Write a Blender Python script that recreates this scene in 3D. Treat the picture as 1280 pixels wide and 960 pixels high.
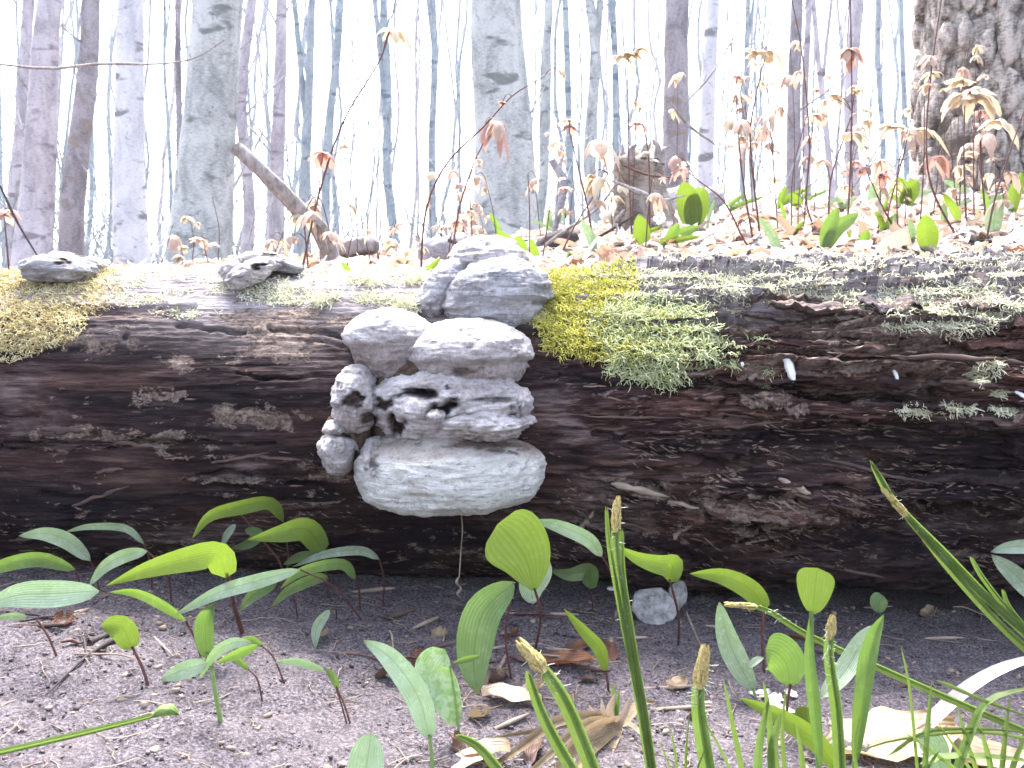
import bpy, math, random
import numpy as np
from mathutils import Vector
random.seed(7); RNG = np.random.default_rng(7)
for o in list(bpy.data.objects): bpy.data.objects.remove(o)
SC = bpy.context.scene; COL = SC.collection
GLARE = 0.0022
# ------------------------------------------------------------------ camera, sky, sun, exposure
F = 1108.0; PITCH = math.radians(5.0); CZ = 0.296
cd = bpy.data.cameras.new("camera"); cam = bpy.data.objects.new("camera", cd); COL.objects.link(cam)
cam.location = (0, 0, CZ); cam.rotation_euler = (math.radians(90) - PITCH, 0, 0)
cd.sensor_width = 36; cd.lens = 36 * F / 1280; cd.clip_start = 0.02; cd.clip_end = 2000
cd.dof.use_dof = True; cd.dof.focus_distance = 0.86; cd.dof.aperture_fstop = 20
SC.camera = cam
SUN_EL, SUN_AZ, SKY, SUNW, EXPO = 60.0, -14.0, 0.15, 2.7, 2.68
w = bpy.data.worlds.new("World"); SC.world = w; w.use_nodes = True
nt = w.node_tree; nt.nodes.clear()
sky = nt.nodes.new('ShaderNodeTexSky'); sky.sky_type = 'NISHITA'; sky.sun_disc = False
sky.sun_elevation = math.radians(SUN_EL); sky.sun_rotation = math.radians(SUN_AZ)
sky.air_density = 1.0; sky.dust_density = 4.0; sky.ozone_density = 1.0
hs = nt.nodes.new('ShaderNodeHueSaturation'); hs.inputs['Saturation'].default_value = 0.68
bg = nt.nodes.new('ShaderNodeBackground'); bg.inputs['Strength'].default_value = SKY
wo = nt.nodes.new('ShaderNodeOutputWorld')
nt.links.new(sky.outputs[0], hs.inputs['Color']); nt.links.new(hs.outputs[0], bg.inputs['Color']); nt.links.new(bg.outputs[0], wo.inputs[0])
sl = bpy.data.lights.new("sun", 'SUN'); sl.energy = SUNW; sl.angle = math.radians(24); sl.color = (1.0, 0.97, 0.95)
so = bpy.data.objects.new("sun", sl); COL.objects.link(so)
_e, _a = math.radians(SUN_EL), math.radians(SUN_AZ)
so.rotation_euler = Vector((math.sin(_a) * math.cos(_e), math.cos(_a) * math.cos(_e), math.sin(_e))).to_track_quat('Z', 'Y').to_euler()
SC.view_settings.view_transform = 'Standard'; SC.view_settings.look = 'None'
SC.view_settings.gamma = 1.0; SC.view_settings.exposure = EXPO
# ------------------------------------------------------------------ helpers
CP, SP = math.cos(PITCH), math.sin(PITCH)
def proj(P):
    P = np.asarray(P, float); x, y, z = P[..., 0], P[..., 1], P[..., 2] - CZ
    dep = y * CP - z * SP; up = y * SP + z * CP
    dep = np.where(dep < 0.05, 0.05, dep)
    return 640 + F * x / dep, 480 - F * up / dep
def ray(px, py):
    px, py = np.asarray(px, float), np.asarray(py, float)
    a = (px - 640) / F; b = (480 - py) / F
    d = np.stack([a, CP + b * SP, -SP + b * CP], -1)
    return d / d[..., 1:2]
def at(px, py, d):
    r = ray(px, py); return np.array([0, 0, CZ]) + r * np.asarray(d, float)[..., None]
def hsh(i, j, k, s):
    n = (i * 374761393 + j * 668265263 + k * 2147483647 + s * 974711) & 0xffffffff
    n = ((n ^ (n >> 13)) * 1274126177) & 0xffffffff
    n = ((n ^ (n >> 16)) * 2246822519) & 0xffffffff
    return ((n ^ (n >> 15)) & 0xffff) / 32767.5 - 1.0
def noise(x, y, z=0.0, s=0):
    x, y, z = np.broadcast_arrays(np.asarray(x, float), np.asarray(y, float), np.asarray(z, float))
    xi, yi, zi = np.floor(x), np.floor(y), np.floor(z)
    fx, fy, fz = x - xi, y - yi, z - zi
    xi, yi, zi = xi.astype(np.int64), yi.astype(np.int64), zi.astype(np.int64)
    fx = fx * fx * (3 - 2 * fx); fy = fy * fy * (3 - 2 * fy); fz = fz * fz * (3 - 2 * fz)
    def L(a, b, t): return a + (b - a) * t
    r = [hsh(xi + a, yi + b, zi + c, s) for c in (0, 1) for b in (0, 1) for a in (0, 1)]
    return L(L(L(r[0], r[1], fx), L(r[2], r[3], fx), fy), L(L(r[4], r[5], fx), L(r[6], r[7], fx), fy), fz)
def fbm(x, y, z=0.0, s=0, o=4):
    t = 0; a = 1.0; f = 1.0
    for i in range(o):
        t = t + a * noise(np.asarray(x) * f, np.asarray(y) * f, np.asarray(z) * f, s + i); a *= .5; f *= 2.03
    return t / 1.9
def sst(a, b, x):
    t = np.clip((x - a) / (b - a), 0, 1); return t * t * (3 - 2 * t)
def segd(px, py, ax, ay, bx, by):
    vx, vy = bx - ax, by - ay; L2 = vx * vx + vy * vy
    t = np.clip(((px - ax) * vx + (py - ay) * vy) / L2, 0, 1)
    return np.hypot(px - ax - t * vx, py - ay - t * vy), t
def wloc(o):
    v = Vector((0, 0, 0))
    while o: v += o.location; o = o.parent
    return np.array(v)
def meta(o, label=None, cat=None, group=None, kind=None):
    for k, v in (('label', label), ('category', cat), ('group', group), ('kind', kind)):
        if v: o[k] = v
    return o
def thing(name, label, cat, loc, group=None):
    o = bpy.data.objects.new(name, None); COL.objects.link(o); o.empty_display_size = .02
    o.location = [float(c) for c in loc]; return meta(o, label, cat, group)
def put(name, V, Fc, mat, parent=None, loc=None, smooth=True, uv=None, attrs=None, label=None, cat=None, group=None, kind=None):
    V = np.asarray(V, float)
    off = wloc(parent) if parent else (np.array(loc, float) if loc is not None else np.zeros(3))
    me = bpy.data.meshes.new(name); me.vertices.add(len(V)); me.vertices.foreach_set('co', (V - off).astype(np.float32).ravel())
    if isinstance(Fc, np.ndarray):
        n = Fc.shape[1]; idx = Fc.ravel(); tot = np.full(len(Fc), n)
    else:
        tot = np.array([len(f) for f in Fc]); idx = np.array([i for f in Fc for i in f])
    st = np.concatenate([[0], np.cumsum(tot)[:-1]])
    me.loops.add(len(idx)); me.loops.foreach_set('vertex_index', idx.astype(np.int32))
    me.polygons.add(len(tot)); me.polygons.foreach_set('loop_start', st.astype(np.int32)); me.polygons.foreach_set('loop_total', tot.astype(np.int32))
    me.update(calc_edges=True); me.validate()
    if smooth: me.polygons.foreach_set('use_smooth', np.ones(len(me.polygons), bool))
    if uv is not None:
        a = me.attributes.new('uvp', 'FLOAT_VECTOR', 'POINT'); a.data.foreach_set('vector', np.asarray(uv, np.float32).ravel())
    for k, v in (attrs or {}).items():
        a = me.attributes.new(k, 'FLOAT', 'POINT'); a.data.foreach_set('value', np.asarray(v, np.float32).ravel())
    me.materials.append(mat)
    o = bpy.data.objects.new(name, me); COL.objects.link(o)
    if parent: o.parent = parent
    elif loc is not None: o.location = [float(c) for c in loc]
    return meta(o, label, cat, group, kind)
wordn = ['first', 'second', 'third', 'fourth', 'fifth', 'sixth', 'seventh', 'eighth', 'ninth', 'tenth', 'eleventh', 'twelfth', 'thirteenth', 'fourteenth', 'fifteenth', 'sixteenth', 'seventeenth', 'eighteenth', 'nineteenth', 'twentieth']
class MB:
    def __init__(s): s.V = []; s.F = []; s.U = []; s.n = 0
    def add(s, V, Fc, U=None):
        V = np.asarray(V, float).reshape(-1, 3); Fc = np.asarray(Fc, int)
        s.F += [tuple(f) for f in (Fc + s.n).tolist()]; s.V.append(V); s.n += len(V)
        s.U.append(np.zeros((len(V), 3)) if U is None else np.asarray(U, float)); return s
    def put(s, name, mat, parent=None, **k):
        return put(name, np.concatenate(s.V), s.F, mat, parent, uv=np.concatenate(s.U), **k)
def grid_faces(nu, nv, wrap=False):
    i = np.arange(nu - 1)[:, None]; j = np.arange(nv if wrap else nv - 1)[None, :]; j2 = (j + 1) % nv
    return np.stack([i * nv + j, (i + 1) * nv + j, (i + 1) * nv + j2, i * nv + j2], -1).reshape(-1, 4)
def spline(P, n):
    P = np.asarray(P, float)
    if len(P) == 2: return P[0] + (P[1] - P[0]) * np.linspace(0, 1, n)[:, None]
    Q = np.vstack([2 * P[0] - P[1], P, 2 * P[-1] - P[-2]]); m = len(P) - 1
    t = np.linspace(0, m, n); i = np.minimum(t.astype(int), m - 1); f = (t - i)[:, None]
    a, b, c, d = Q[i], Q[i + 1], Q[i + 2], Q[i + 3]
    return .5 * (2 * b + (c - a) * f + (2 * a - 5 * b + 4 * c - d) * f ** 2 + (3 * b - a - 3 * c + d) * f ** 3)
def tubes(P, R, n=3):
    """batch tubes: P (N,K,3), R (N,K)"""
    P = np.asarray(P, float); R = np.asarray(R, float)
    if P.ndim == 2: P = P[None]; R = np.broadcast_to(R, P.shape[:2])
    N, K, _ = P.shape; T = np.gradient(P, axis=1); T /= np.linalg.norm(T, axis=2, keepdims=True) + 1e-9
    m = P[:, -1] - P[:, 0]; ref = np.where(np.abs(m[:, 2:3]) > .8 * np.linalg.norm(m, axis=1, keepdims=True), [[1., 0, 0]], [[0, 0, 1.]])
    A = np.cross(T, ref[:, None, :]); A /= np.linalg.norm(A, axis=2, keepdims=True) + 1e-9; B = np.cross(T, A)
    an = np.arange(n) * 2 * math.pi / n
    V = P[:, :, None] + R[:, :, None, None] * (np.cos(an)[:, None] * A[:, :, None] + np.sin(an)[:, None] * B[:, :, None])
    f = grid_faces(K, n, True); Fc = (f[None] + (np.arange(N) * K * n)[:, None, None]).reshape(-1, 4)
    c0 = np.arange(n)[::-1]; c1 = (K - 1) * n + np.arange(n)
    return V.reshape(-1, 3), Fc, [tuple(c + k * K * n) for k in range(N) for c in (c0, c1)]
def tube(mb, P, r, n=7, seg=None, nz=0.0, seed=0):
    P = spline(P, seg or max(6, 4 * len(P))); K = len(P)
    r = np.interp(np.linspace(0, 1, K), np.linspace(0, 1, len(r)), r) if np.ndim(r) else np.full(K, r)
    V, Fc, caps = tubes(P, r, n)
    if nz:
        c = np.repeat(P, n, 0); V = c + (V - c) * (1 + nz * fbm(V[:, :1] * 30, V[:, 1:2] * 30, V[:, 2:] * 12, seed))
    U = np.stack([np.tile(np.arange(n) / n, K), np.repeat(np.linspace(0, 1, K), n), np.zeros(K * n)], -1)
    b = mb.n; mb.add(V, Fc, U); mb.F += [tuple(int(i) + b for i in c) for c in caps]; return mb
# ------------------------------------------------------------------ materials
def M(name): 
    m = bpy.data.materials.new(name); m.use_nodes = True; return m
class N:
    def __init__(s, m):
        s.t = m.node_tree; s.b = s.t.nodes['Principled BSDF']; s.out = s.t.nodes['Material Output']; s.co = s.t.nodes.new('ShaderNodeTexCoord')
    def new(s, ty, **k):
        n = s.t.nodes.new(ty)
        for a, v in k.items(): setattr(n, a, v)
        return n
    def link(s, a, b): s.t.links.new(a, b)
    def mapping(s, src, scale):
        n = s.new('ShaderNodeMapping'); s.link(src, n.inputs[0]); n.inputs['Scale'].default_value = scale; return n.outputs[0]
    def noise(s, src, scale, detail=4, rough=.6, dist=0.0, mp=None):
        if mp: src = s.mapping(src, mp)
        n = s.new('ShaderNodeTexNoise'); s.link(src, n.inputs['Vector']); n.inputs['Scale'].default_value = scale
        n.inputs['Detail'].default_value = detail; n.inputs['Roughness'].default_value = rough; n.inputs['Distortion'].default_value = dist; return n.outputs[0]
    def vor(s, src, scale, feat='F1', mp=None):
        if mp: src = s.mapping(src, mp)
        n = s.new('ShaderNodeTexVoronoi', feature=feat); s.link(src, n.inputs['Vector']); n.inputs['Scale'].default_value = scale; return n.outputs[0]
    def ramp(s, src, stops):
        n = s.new('ShaderNodeValToRGB'); s.link(src, n.inputs[0]); e = n.color_ramp.elements
        while len(e) < len(stops): e.new(.5)
        for i, (p, c) in enumerate(stops):
            e[i].position = p; e[i].color = (c, c, c, 1) if not isinstance(c, (tuple, list)) else (*c, 1)
        return n.outputs[0]
    def mix(s, f, a, b, mode='MIX'):
        n = s.new('ShaderNodeMix', data_type='RGBA', blend_type=mode)
        for i, v in ((0, f), (6, a), (7, b)):
            if isinstance(v, bpy.types.NodeSocket): s.link(v, n.inputs[i])
            elif i == 0: n.inputs[0].default_value = v
            else: n.inputs[i].default_value = (*v, 1)
        return n.outputs[2]
    def math(s, op, a, b=0.0):
        n = s.new('ShaderNodeMath', operation=op)
        for i, v in ((0, a), (1, b)):
            if isinstance(v, bpy.types.NodeSocket): s.link(v, n.inputs[i])
            else: n.inputs[i].default_value = v
        return n.outputs[0]
    def attr(s, name):
        n = s.new('ShaderNodeAttribute', attribute_name=name); return n
    def bump(s, h, dist, strength=1.0):
        n = s.new('ShaderNodeBump'); s.link(h, n.inputs['Height']); n.inputs['Distance'].default_value = dist; n.inputs['Strength'].default_value = strength
        s.link(n.outputs[0], s.b.inputs['Normal']); return n.outputs[0]
    def base(s, c, rough=.85, spec=.25):
        if isinstance(c, bpy.types.NodeSocket): s.link(c, s.b.inputs['Base Color'])
        else: s.b.inputs['Base Color'].default_value = (*c, 1)
        s.b.inputs['Roughness'].default_value = rough; s.b.inputs['Specular IOR Level'].default_value = spec
def mat_simple(name, c1, c2, scale=60, rough=.85, bump=.0008, mp=None, spec=.25, dist=0.0):
    m = M(name); n = N(m); g = n.noise(n.co.outputs['Object'], scale, 5, .65, dist, mp)
    n.base(n.ramp(g, [(.3, c1), (.7, c2)]), rough, spec)
    if bump: n.bump(g, bump)
    return m
def mat_leaf(name, c1, c2, trans, tf=.45, rough=.45, vein=.5, mottle=None, var=.25, spec=.35):
    m = M(name); n = N(m); ob = n.co.outputs['Object']; uv = n.attr('uvp').outputs['Vector']
    oi = n.new('ShaderNodeObjectInfo').outputs['Random']
    g = n.noise(ob, 45, 4); c = n.ramp(g, [(.3, c1), (.7, c2)])
    h = n.new('ShaderNodeHueSaturation'); n.link(c, h.inputs['Color'])
    n.link(n.math('ADD', 1 - var * .5, n.math('MULTIPLY', oi, var)), h.inputs['Value']); n.link(n.math('ADD', .49, n.math('MULTIPLY', oi, .02)), h.inputs['Hue'])
    c = h.outputs[0]
    c = n.mix(n.ramp(n.noise(ob, 120, 5, .7), [(.52, 0.0), (.72, .45)]), c, tuple(min(1, v * 1.6 + .03) for v in c2))
    sx = n.new('ShaderNodeSeparateXYZ'); n.link(uv, sx.inputs[0]); c = n.mix(n.ramp(sx.outputs[1], [(.93, 0.0), (1.0, .8)]), c, (.30, .20, .08)); c = n.mix(n.ramp(n.math('ABSOLUTE', sx.outputs[0]), [(.02, .5), (.10, 0.0)]), c, tuple(v * .6 for v in c1))
    wv = n.new('ShaderNodeTexWave', bands_direction='X'); n.link(uv, wv.inputs[0]); wv.inputs['Scale'].default_value = 1.7; wv.inputs['Distortion'].default_value = .4
    vv = n.ramp(wv.outputs['Fac'], [(.0, .80), (.35, 1.0)])
    c = n.mix(vein, c, vv, 'MULTIPLY')
    if mottle: c = n.mix(n.ramp(n.noise(ob, 150, 3, .6, 1.0), [(.45, 0.0), (.6, 1.0)]), c, mottle)
    n.base(c, rough, spec); n.bump(wv.outputs['Fac'], .0004)
    tr = n.new('ShaderNodeBsdfTranslucent'); tc = n.mix(vein, n.mix(.0, trans, trans), vv, 'MULTIPLY'); n.link(tc, tr.inputs[0])
    ms = n.new('ShaderNodeMixShader'); ms.inputs[0].default_value = tf; n.link(n.b.outputs[0], ms.inputs[1]); n.link(tr.outputs[0], ms.inputs[2]); n.link(ms.outputs[0], n.out.inputs[0]); return m
# log wood
m_log = M('rotten_log_wood'); n = N(m_log); ob = n.co.outputs['Object']
g1 = n.noise(ob, 30, 8, .68, .3, (.16, 1, 1)); g2 = n.noise(ob, 7, 5, .6, .5, (.45, 1, 1)); g3 = n.noise(ob, 160, 5, .7, .2, (.12, 1, 1))
c = n.ramp(g1, [(.36, (.003, .0015, .002)), (.47, (.022, .010, .009)), (.57, (.085, .044, .034)), (.70, (.24, .15, .115))])
c = n.mix(n.ramp(g2, [(.4, 0.0), (.62, .75)]), c, n.ramp(g3, [(.42, (.004, .0025, .004)), (.53, (.024, .015, .017)), (.66, (.09, .058, .055))]))
red = n.attr('redwood').outputs['Fac']; c = n.mix(n.math('MULTIPLY', red, n.ramp(g1, [(.35, .2), (.6, 1.0)])), c, n.ramp(g3, [(.42, (.020, .006, .006)), (.51, (.12, .050, .042)), (.63, (.36, .21, .17))]))
c = n.mix(n.math('MULTIPLY', n.ramp(n.noise(ob, 13, 6, .65, .6, (.4, 1, 1)), [(.52, 0.0), (.60, .75)]), n.ramp(g1, [(.42, .1), (.56, 1.0)])), c, n.ramp(g3, [(.38, (.05, .036, .036)), (.62, (.20, .15, .145))]))
dk = n.attr('darkwood_shade').outputs['Fac']; c = n.mix(n.math('MULTIPLY', dk, .85), c, n.ramp(g3, [(.4, (.005, .004, .007)), (.7, (.016, .012, .018))]))
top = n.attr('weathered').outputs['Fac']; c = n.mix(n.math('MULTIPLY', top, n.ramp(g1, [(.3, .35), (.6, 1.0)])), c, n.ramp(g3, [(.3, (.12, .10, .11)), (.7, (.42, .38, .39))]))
li = n.attr('lichen').outputs['Fac']
lp = n.math('ADD', n.math('MULTIPLY', n.noise(ob, 55, 7, .70, .3, (.6, 1, 1)), 1.0), n.math('MULTIPLY', li, .30))
c = n.mix(n.ramp(lp, [(.62, 0.0), (.655, .85)]), c, n.ramp(n.noise(ob, 260, 4, .7), [(.35, (.10, .07, .055)), (.7, (.34, .26, .22))]))
n.base(c, .85, .12)
hh = n.math('ADD', n.math('MULTIPLY', g1, .6), n.math('ADD', n.math('MULTIPLY', g3, .45), n.math('MULTIPLY', n.ramp(lp, [(.66, 0.0), (.71, 1.0)]), .25)))
n.bump(hh, .011, 1.0)
# soil and litter floor
m_ground = M('forest_soil'); n = N(m_ground); ob = n.co.outputs['Object']
g1 = n.noise(ob, 380, 6, .75); g2 = n.noise(ob, 18, 5, .6); g3 = n.noise(ob, 110, 5, .7)
c = n.ramp(g1, [(.40, (.036, .031, .036)), (.5, (.105, .092, .104)), (.64, (.24, .215, .24))])
c = n.mix(n.ramp(g3, [(.52, 0.0), (.66, .8)]), c, (.055, .042, .048))
c = n.mix(n.ramp(g2, [(.45, 0.0), (.62, .25)]), c, (.22, .185, .195))
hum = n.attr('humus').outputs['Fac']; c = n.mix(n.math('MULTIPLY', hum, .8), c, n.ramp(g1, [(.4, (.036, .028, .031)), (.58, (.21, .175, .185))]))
lit = n.attr('litter').outputs['Fac']; c = n.mix(lit, c, n.ramp(n.vor(ob, 26), [(.1, (.40, .30, .27)), (.4, (.22, .14, .11)), (.65, (.06, .05, .04))]))
n.base(c, .9, .15); n.bump(n.math('ADD', g1, g3), .004, .9)
m_crumb = mat_simple('soil_crumb', (.04, .03, .033), (.20, .165, .175), 130, .95, .0015)
# fungus
def mat_fungus(name, lo, mid, hi, band):
    m = M(name); n = N(m); ob = n.co.outputs['Object']
    g1 = n.noise(ob, 34, 7, .72, .4, (1, 1, 1.6)); g2 = n.noise(ob, 210, 6, .78); bz = n.noise(ob, 34, 5, .65, .8, (.35, .35, 3.2))
    c = n.ramp(n.math('ADD', n.math('MULTIPLY', g1, .5), n.math('MULTIPLY', g2, .5)), [(.36, lo), (.48, mid), (.60, hi)])
    c = n.mix(n.ramp(bz, [(.44, band), (.56, 0.0)]), c, lo)
    c = n.mix(n.ramp(n.noise(ob, 110, 6, .8, .3, (1, 1, 2)), [(.57, 0.0), (.64, .8)]), c, tuple(v * .32 for v in mid))
    c = n.mix(n.attr('stain_shade').outputs['Fac'], c, n.ramp(g2, [(.4, (.018, .014, .016)), (.65, (.10, .068, .055))]))
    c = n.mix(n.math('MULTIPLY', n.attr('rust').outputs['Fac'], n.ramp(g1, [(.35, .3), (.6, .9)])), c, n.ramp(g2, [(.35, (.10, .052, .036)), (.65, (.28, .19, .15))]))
    n.base(c, .85, .25); n.bump(n.math('ADD', g2, n.math('MULTIPLY', bz, .9)), .007, 1.0); return m
m_fg = mat_fungus('grey_fungus_crust', (.21, .205, .22), (.46, .445, .47), (.72, .70, .74), .75)
m_fp = mat_fungus('pale_fungus_crust', (.28, .24, .235), (.60, .555, .555), (.87, .81, .825), .45)
m_fw = mat_fungus('white_fungus_rim', (.42, .39, .35), (.76, .745, .72), (.87, .86, .84), .45)
m_core = mat_simple('brown_fungus_flesh', (.018, .011, .009), (.14, .09, .068), 90, .9, .005)
# plants
GA, GB = (.10, .16, .06), (.17, .24, .10)
m_leafg = mat_leaf('green_leaf', GA, GB, (.16, .28, .03), .35)
m_leafp = mat_leaf('pale_glaucous_leaf', (.27, .35, .24), (.46, .54, .42), (.16, .27, .07), .25, .27)
m_leafb = mat_leaf('backlit_green_leaf', (.095, .135, .03), (.15, .20, .05), (.15, .235, .02), .42)
m_leafm = mat_leaf('mottled_leaf', (.12, .22, .11), (.2, .32, .18), (.25, .4, .1), .2, .4, .2, (.30, .38, .31))
m_grass = mat_leaf('sedge_green', (.15, .23, .05), (.27, .37, .12), (.22, .34, .06), .3, .3, .6)
m_tan = mat_leaf('dry_tan_leaf', (.36, .27, .21), (.64, .53, .43), (.5, .36, .25), .25, .75, .5)
m_white = mat_leaf('bleached_leaf', (.58, .52, .52), (.84, .79, .79), (.7, .62, .58), .25, .7, .4)
m_brown = mat_leaf('brown_dead_leaf', (.05, .022, .015), (.19, .085, .05), (.25, .09, .04), .2, .6, .4)
m_orange = mat_leaf('orange_dead_leaf', (.28, .15, .10), (.50, .34, .25), (.4, .24, .15), .35, .6, .4)
m_yseed = mat_leaf('young_yellow_leaf', (.44, .36, .25), (.64, .55, .43), (.50, .40, .26), .4, .5, .4)
m_oseed = mat_leaf('young_orange_leaf', (.40, .28, .22), (.58, .46, .39), (.48, .34, .25), .4, .5, .4)
m_rseed = mat_leaf('young_red_leaf', (.32, .18, .15), (.50, .34, .31), (.42, .22, .17), .4, .5, .4)
m_straw2 = mat_leaf('straw_blade', (.20, .14, .08), (.46, .36, .24), (.35, .25, .14), .25, .7, .6)
m_dscrap = mat_leaf('dark_scrap', (.05, .03, .025), (.16, .10, .08), (.1, .06, .04), .1, .8, .4)
m_petal = mat_leaf('white_petal', (.75, .74, .76), (.85, .84, .86), (.8, .8, .8), .3, .5, .1)
m_rstem = mat_simple('red_brown_stem', (.045, .018, .018), (.14, .06, .05), 200, .6, .0003)
m_gstem = mat_simple('green_stem', (.12, .2, .05), (.2, .28, .09), 200, .5, .0003)
m_catkin = mat_simple('sedge_spikelet', (.20, .14, .05), (.55, .45, .18), 500, .8, .001)
m_hair = mat_simple('pale_bristle', (.5, .55, .4), (.8, .8, .75), 300, .7, 0)
m_twig = mat_simple('grey_twig_bark', (.10, .085, .08), (.32, .29, .28), 90, .85, .001, (1, 1, .5))
m_dtwig = mat_simple('dark_twig_bark', (.02, .016, .018), (.07, .055, .055), 90, .85, .001)
m_splint = mat_simple('splintered_wood', (.030, .018, .016), (.13, .085, .075), 70, .85, .003, (.15, 1, 1))
m_flake = mat_simple('rotten_wood_flakes', (.030, .018, .015), (.24, .165, .13), 28, .85, 0)
m_chip = mat_simple('pale_wood_chip', (.13, .09, .07), (.34, .27, .22), 90, .85, .001, (.3, 1, 1))
m_straw = mat_simple('dry_straw', (.34, .25, .15), (.68, .55, .38), 120, .7, .0006)
m_stone = mat_simple('grey_bark_flake', (.10, .09, .085), (.42, .40, .40), 120, .9, .003)
m_chalk = mat_simple('white_flake', (.62, .62, .66), (.84, .84, .86), 90, .7, .0006)
def mat_moss(name, a, b, t): 
    m = M(name); n = N(m); g = n.noise(n.co.outputs['Object'], 55, 4, .7); g2 = n.noise(n.co.outputs['Object'], 500, 2)
    c = n.ramp(n.math('ADD', n.math('MULTIPLY', g, .6), n.math('MULTIPLY', g2, .4)), [(.38, a), (.6, b)]); n.base(c, .7, .2)
    tr = n.new('ShaderNodeBsdfTranslucent'); tr.inputs[0].default_value = (*t, 1); ms = n.new('ShaderNodeMixShader'); ms.inputs[0].default_value = .25
    n.link(n.b.outputs[0], ms.inputs[1]); n.link(tr.outputs[0], ms.inputs[2]); n.link(ms.outputs[0], n.out.inputs[0]); return m
m_mossy = mat_moss('yellow_green_moss', (.26, .27, .04), (.74, .68, .18), (.7, .7, .15))
m_mossg = mat_moss('golden_moss', (.44, .34, .16), (.80, .72, .44), (.7, .6, .3))
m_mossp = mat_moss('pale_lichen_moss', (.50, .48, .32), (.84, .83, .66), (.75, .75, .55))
m_mossl = mat_moss('grey_green_lichen', (.32, .36, .16), (.72, .76, .48), (.65, .68, .38))
def mat_bark(name, a, b, spot, sc=9, bmp=.01, furrow=0):
    m = M(name); n = N(m); ob = n.co.outputs['Object']; g = n.noise(ob, sc, 7, .65, .6, (1, 1, .45)); s2 = n.noise(ob, 5, 4, .5, .4, (1, 1, 2.6)); g3 = n.noise(ob, 55, 5, .7, 0, (1, 1, 3))
    c = n.ramp(n.math('ADD', n.math('MULTIPLY', g, .6), n.math('MULTIPLY', g3, .4)), [(.41, a), (.57, b)])
    c = n.mix(n.ramp(s2, [(.59, 0.0), (.66, .85)]), c, spot); c = n.mix(n.ramp(n.noise(ob, 14, 6, .7, .8, (1, 1, 1.6)), [(.60, 0.0), (.66, .7)]), c, spot)
    if furrow:
        v = n.vor(ob, furrow, 'DISTANCE_TO_EDGE', (1, 1, .3)); c = n.mix(n.ramp(v, [(.0, .9), (.12, 0.0)]), c, (.04, .032, .03))
    n.base(c, .9, .15); n.bump(g, bmp); return m
m_beech = mat_bark('smooth_grey_bark', (.20, .22, .22), (.42, .44, .44), (.11, .12, .12))
m_lav = mat_bark('lavender_grey_bark', (.25, .235, .26), (.44, .415, .45), (.15, .13, .16))
m_pale = mat_bark('pale_bark', (.36, .37, .41), (.54, .54, .58), (.12, .12, .13))
m_dark = mat_bark('dark_bark', (.12, .115, .13), (.29, .275, .30), (.20, .16, .14))
m_glareblue = mat_bark('glare_tinted_bark', (.17, .21, .24), (.31, .36, .39), (.08, .12, .17))  # bluish lens glare on distant thin stems, painted into the bark colour
m_rough = mat_bark('rough_old_bark', (.10, .085, .075), (.50, .455, .42), (.07, .055, .045), 34, .03)
m_glare = M('glare_volume'); hn = m_glare.node_tree; hn.nodes.remove(hn.nodes['Principled BSDF']); hv = hn.nodes.new('ShaderNodeVolumePrincipled')
hv.inputs['Color'].default_value = (.93, .95, 1, 1); hv.inputs['Density'].default_value = GLARE; hv.inputs['Anisotropy'].default_value = .3; hn.links.new(hv.outputs[0], hn.nodes['Material Output'].inputs['Volume'])  # added volume, whitens far stems the way lens glare would
# ------------------------------------------------------------------ terrain
YC, ZC, RL = 1.07, .150, .186
cpx = [-600, 0, 200, 400, 560, 640, 760, 900, 1060, 1280, 1900]; cpy = [352, 347, 333, 322, 312, 298, 280, 264, 250, 240, 225]
def h_ground(x, y):
    x, y = np.broadcast_arrays(np.asarray(x, float), np.asarray(y, float))
    xf = np.clip(x, -1.2, 1.2)
    hf = -.022 - .057 * xf + .016 * np.clip(-xf - .1, 0, .5) + .010 * fbm(x * 4, y * 4, 0, 3) + .0045 * fbm(x * 22, y * 22, 0, 5) - .05 * np.clip(.5 - y, 0, 3) + .012 * np.exp(-((x + .42) / .2) ** 2 - ((y - .72) / .12) ** 2)
    px = 640 + F * np.clip(x, -3, 3) / np.maximum(y, 1.2); py = np.interp(px, cpx, cpy)
    el = (480 - py) / F; sl_ = (el * CP - SP) / (CP + el * SP)
    zc = CZ + 2.7 * sl_; z1 = .30 + .03 * sst(-.2, .4, x)
    t = np.clip((y - 1.25) / 1.45, 0, 1)
    hb = z1 + (zc - z1) * t ** .9
    far = np.clip(y - 2.7, 0, None); hb = hb - .10 * far ** 1.05 * np.exp(-far / 14) - np.minimum(far * .055, 2.2)
    hb = hb + .02 * fbm(x * 3, y * 3, 0, 9) * np.clip(y - 1.3, 0, 1) + .008 * fbm(x * 15, y * 15, 0, 11) * np.exp(-far)
    k = sst(1.12, 1.26, y); return hf * (1 - k) + hb * k
def geo(a, b, n, s): return a + (b - a) * (np.expm1(np.linspace(0, 1, n) * s) / math.expm1(s))
xr = geo(.66, 320, 70, 7.5)
xs = np.concatenate([-xr[::-1], np.arange(-.655, .656, .003), xr])
ys = np.concatenate([geo(-40, .42, 30, -6), np.arange(.425, 1.0, .003), np.linspace(1.0, 1.3, 22)[1:], np.linspace(1.3, 4.2, 170)[1:], geo(4.25, 420, 60, 5)])
X, Y = np.meshgrid(xs, ys, indexing='ij'); Z = h_ground(X, Y)
fine = np.exp(-np.clip(np.abs(X) - .66, 0, None) * 20) * sst(.40, .44, Y) * (1 - sst(1.0, 1.02, Y))
Z = Z + fine * (.0034 * fbm(X * 80, Y * 80, 0, 21, 3) + .0022 * np.abs(noise(X * 210, Y * 210, 0, 25)))
PXg, PYg = proj(np.stack([X, Y, Z], -1))
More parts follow.
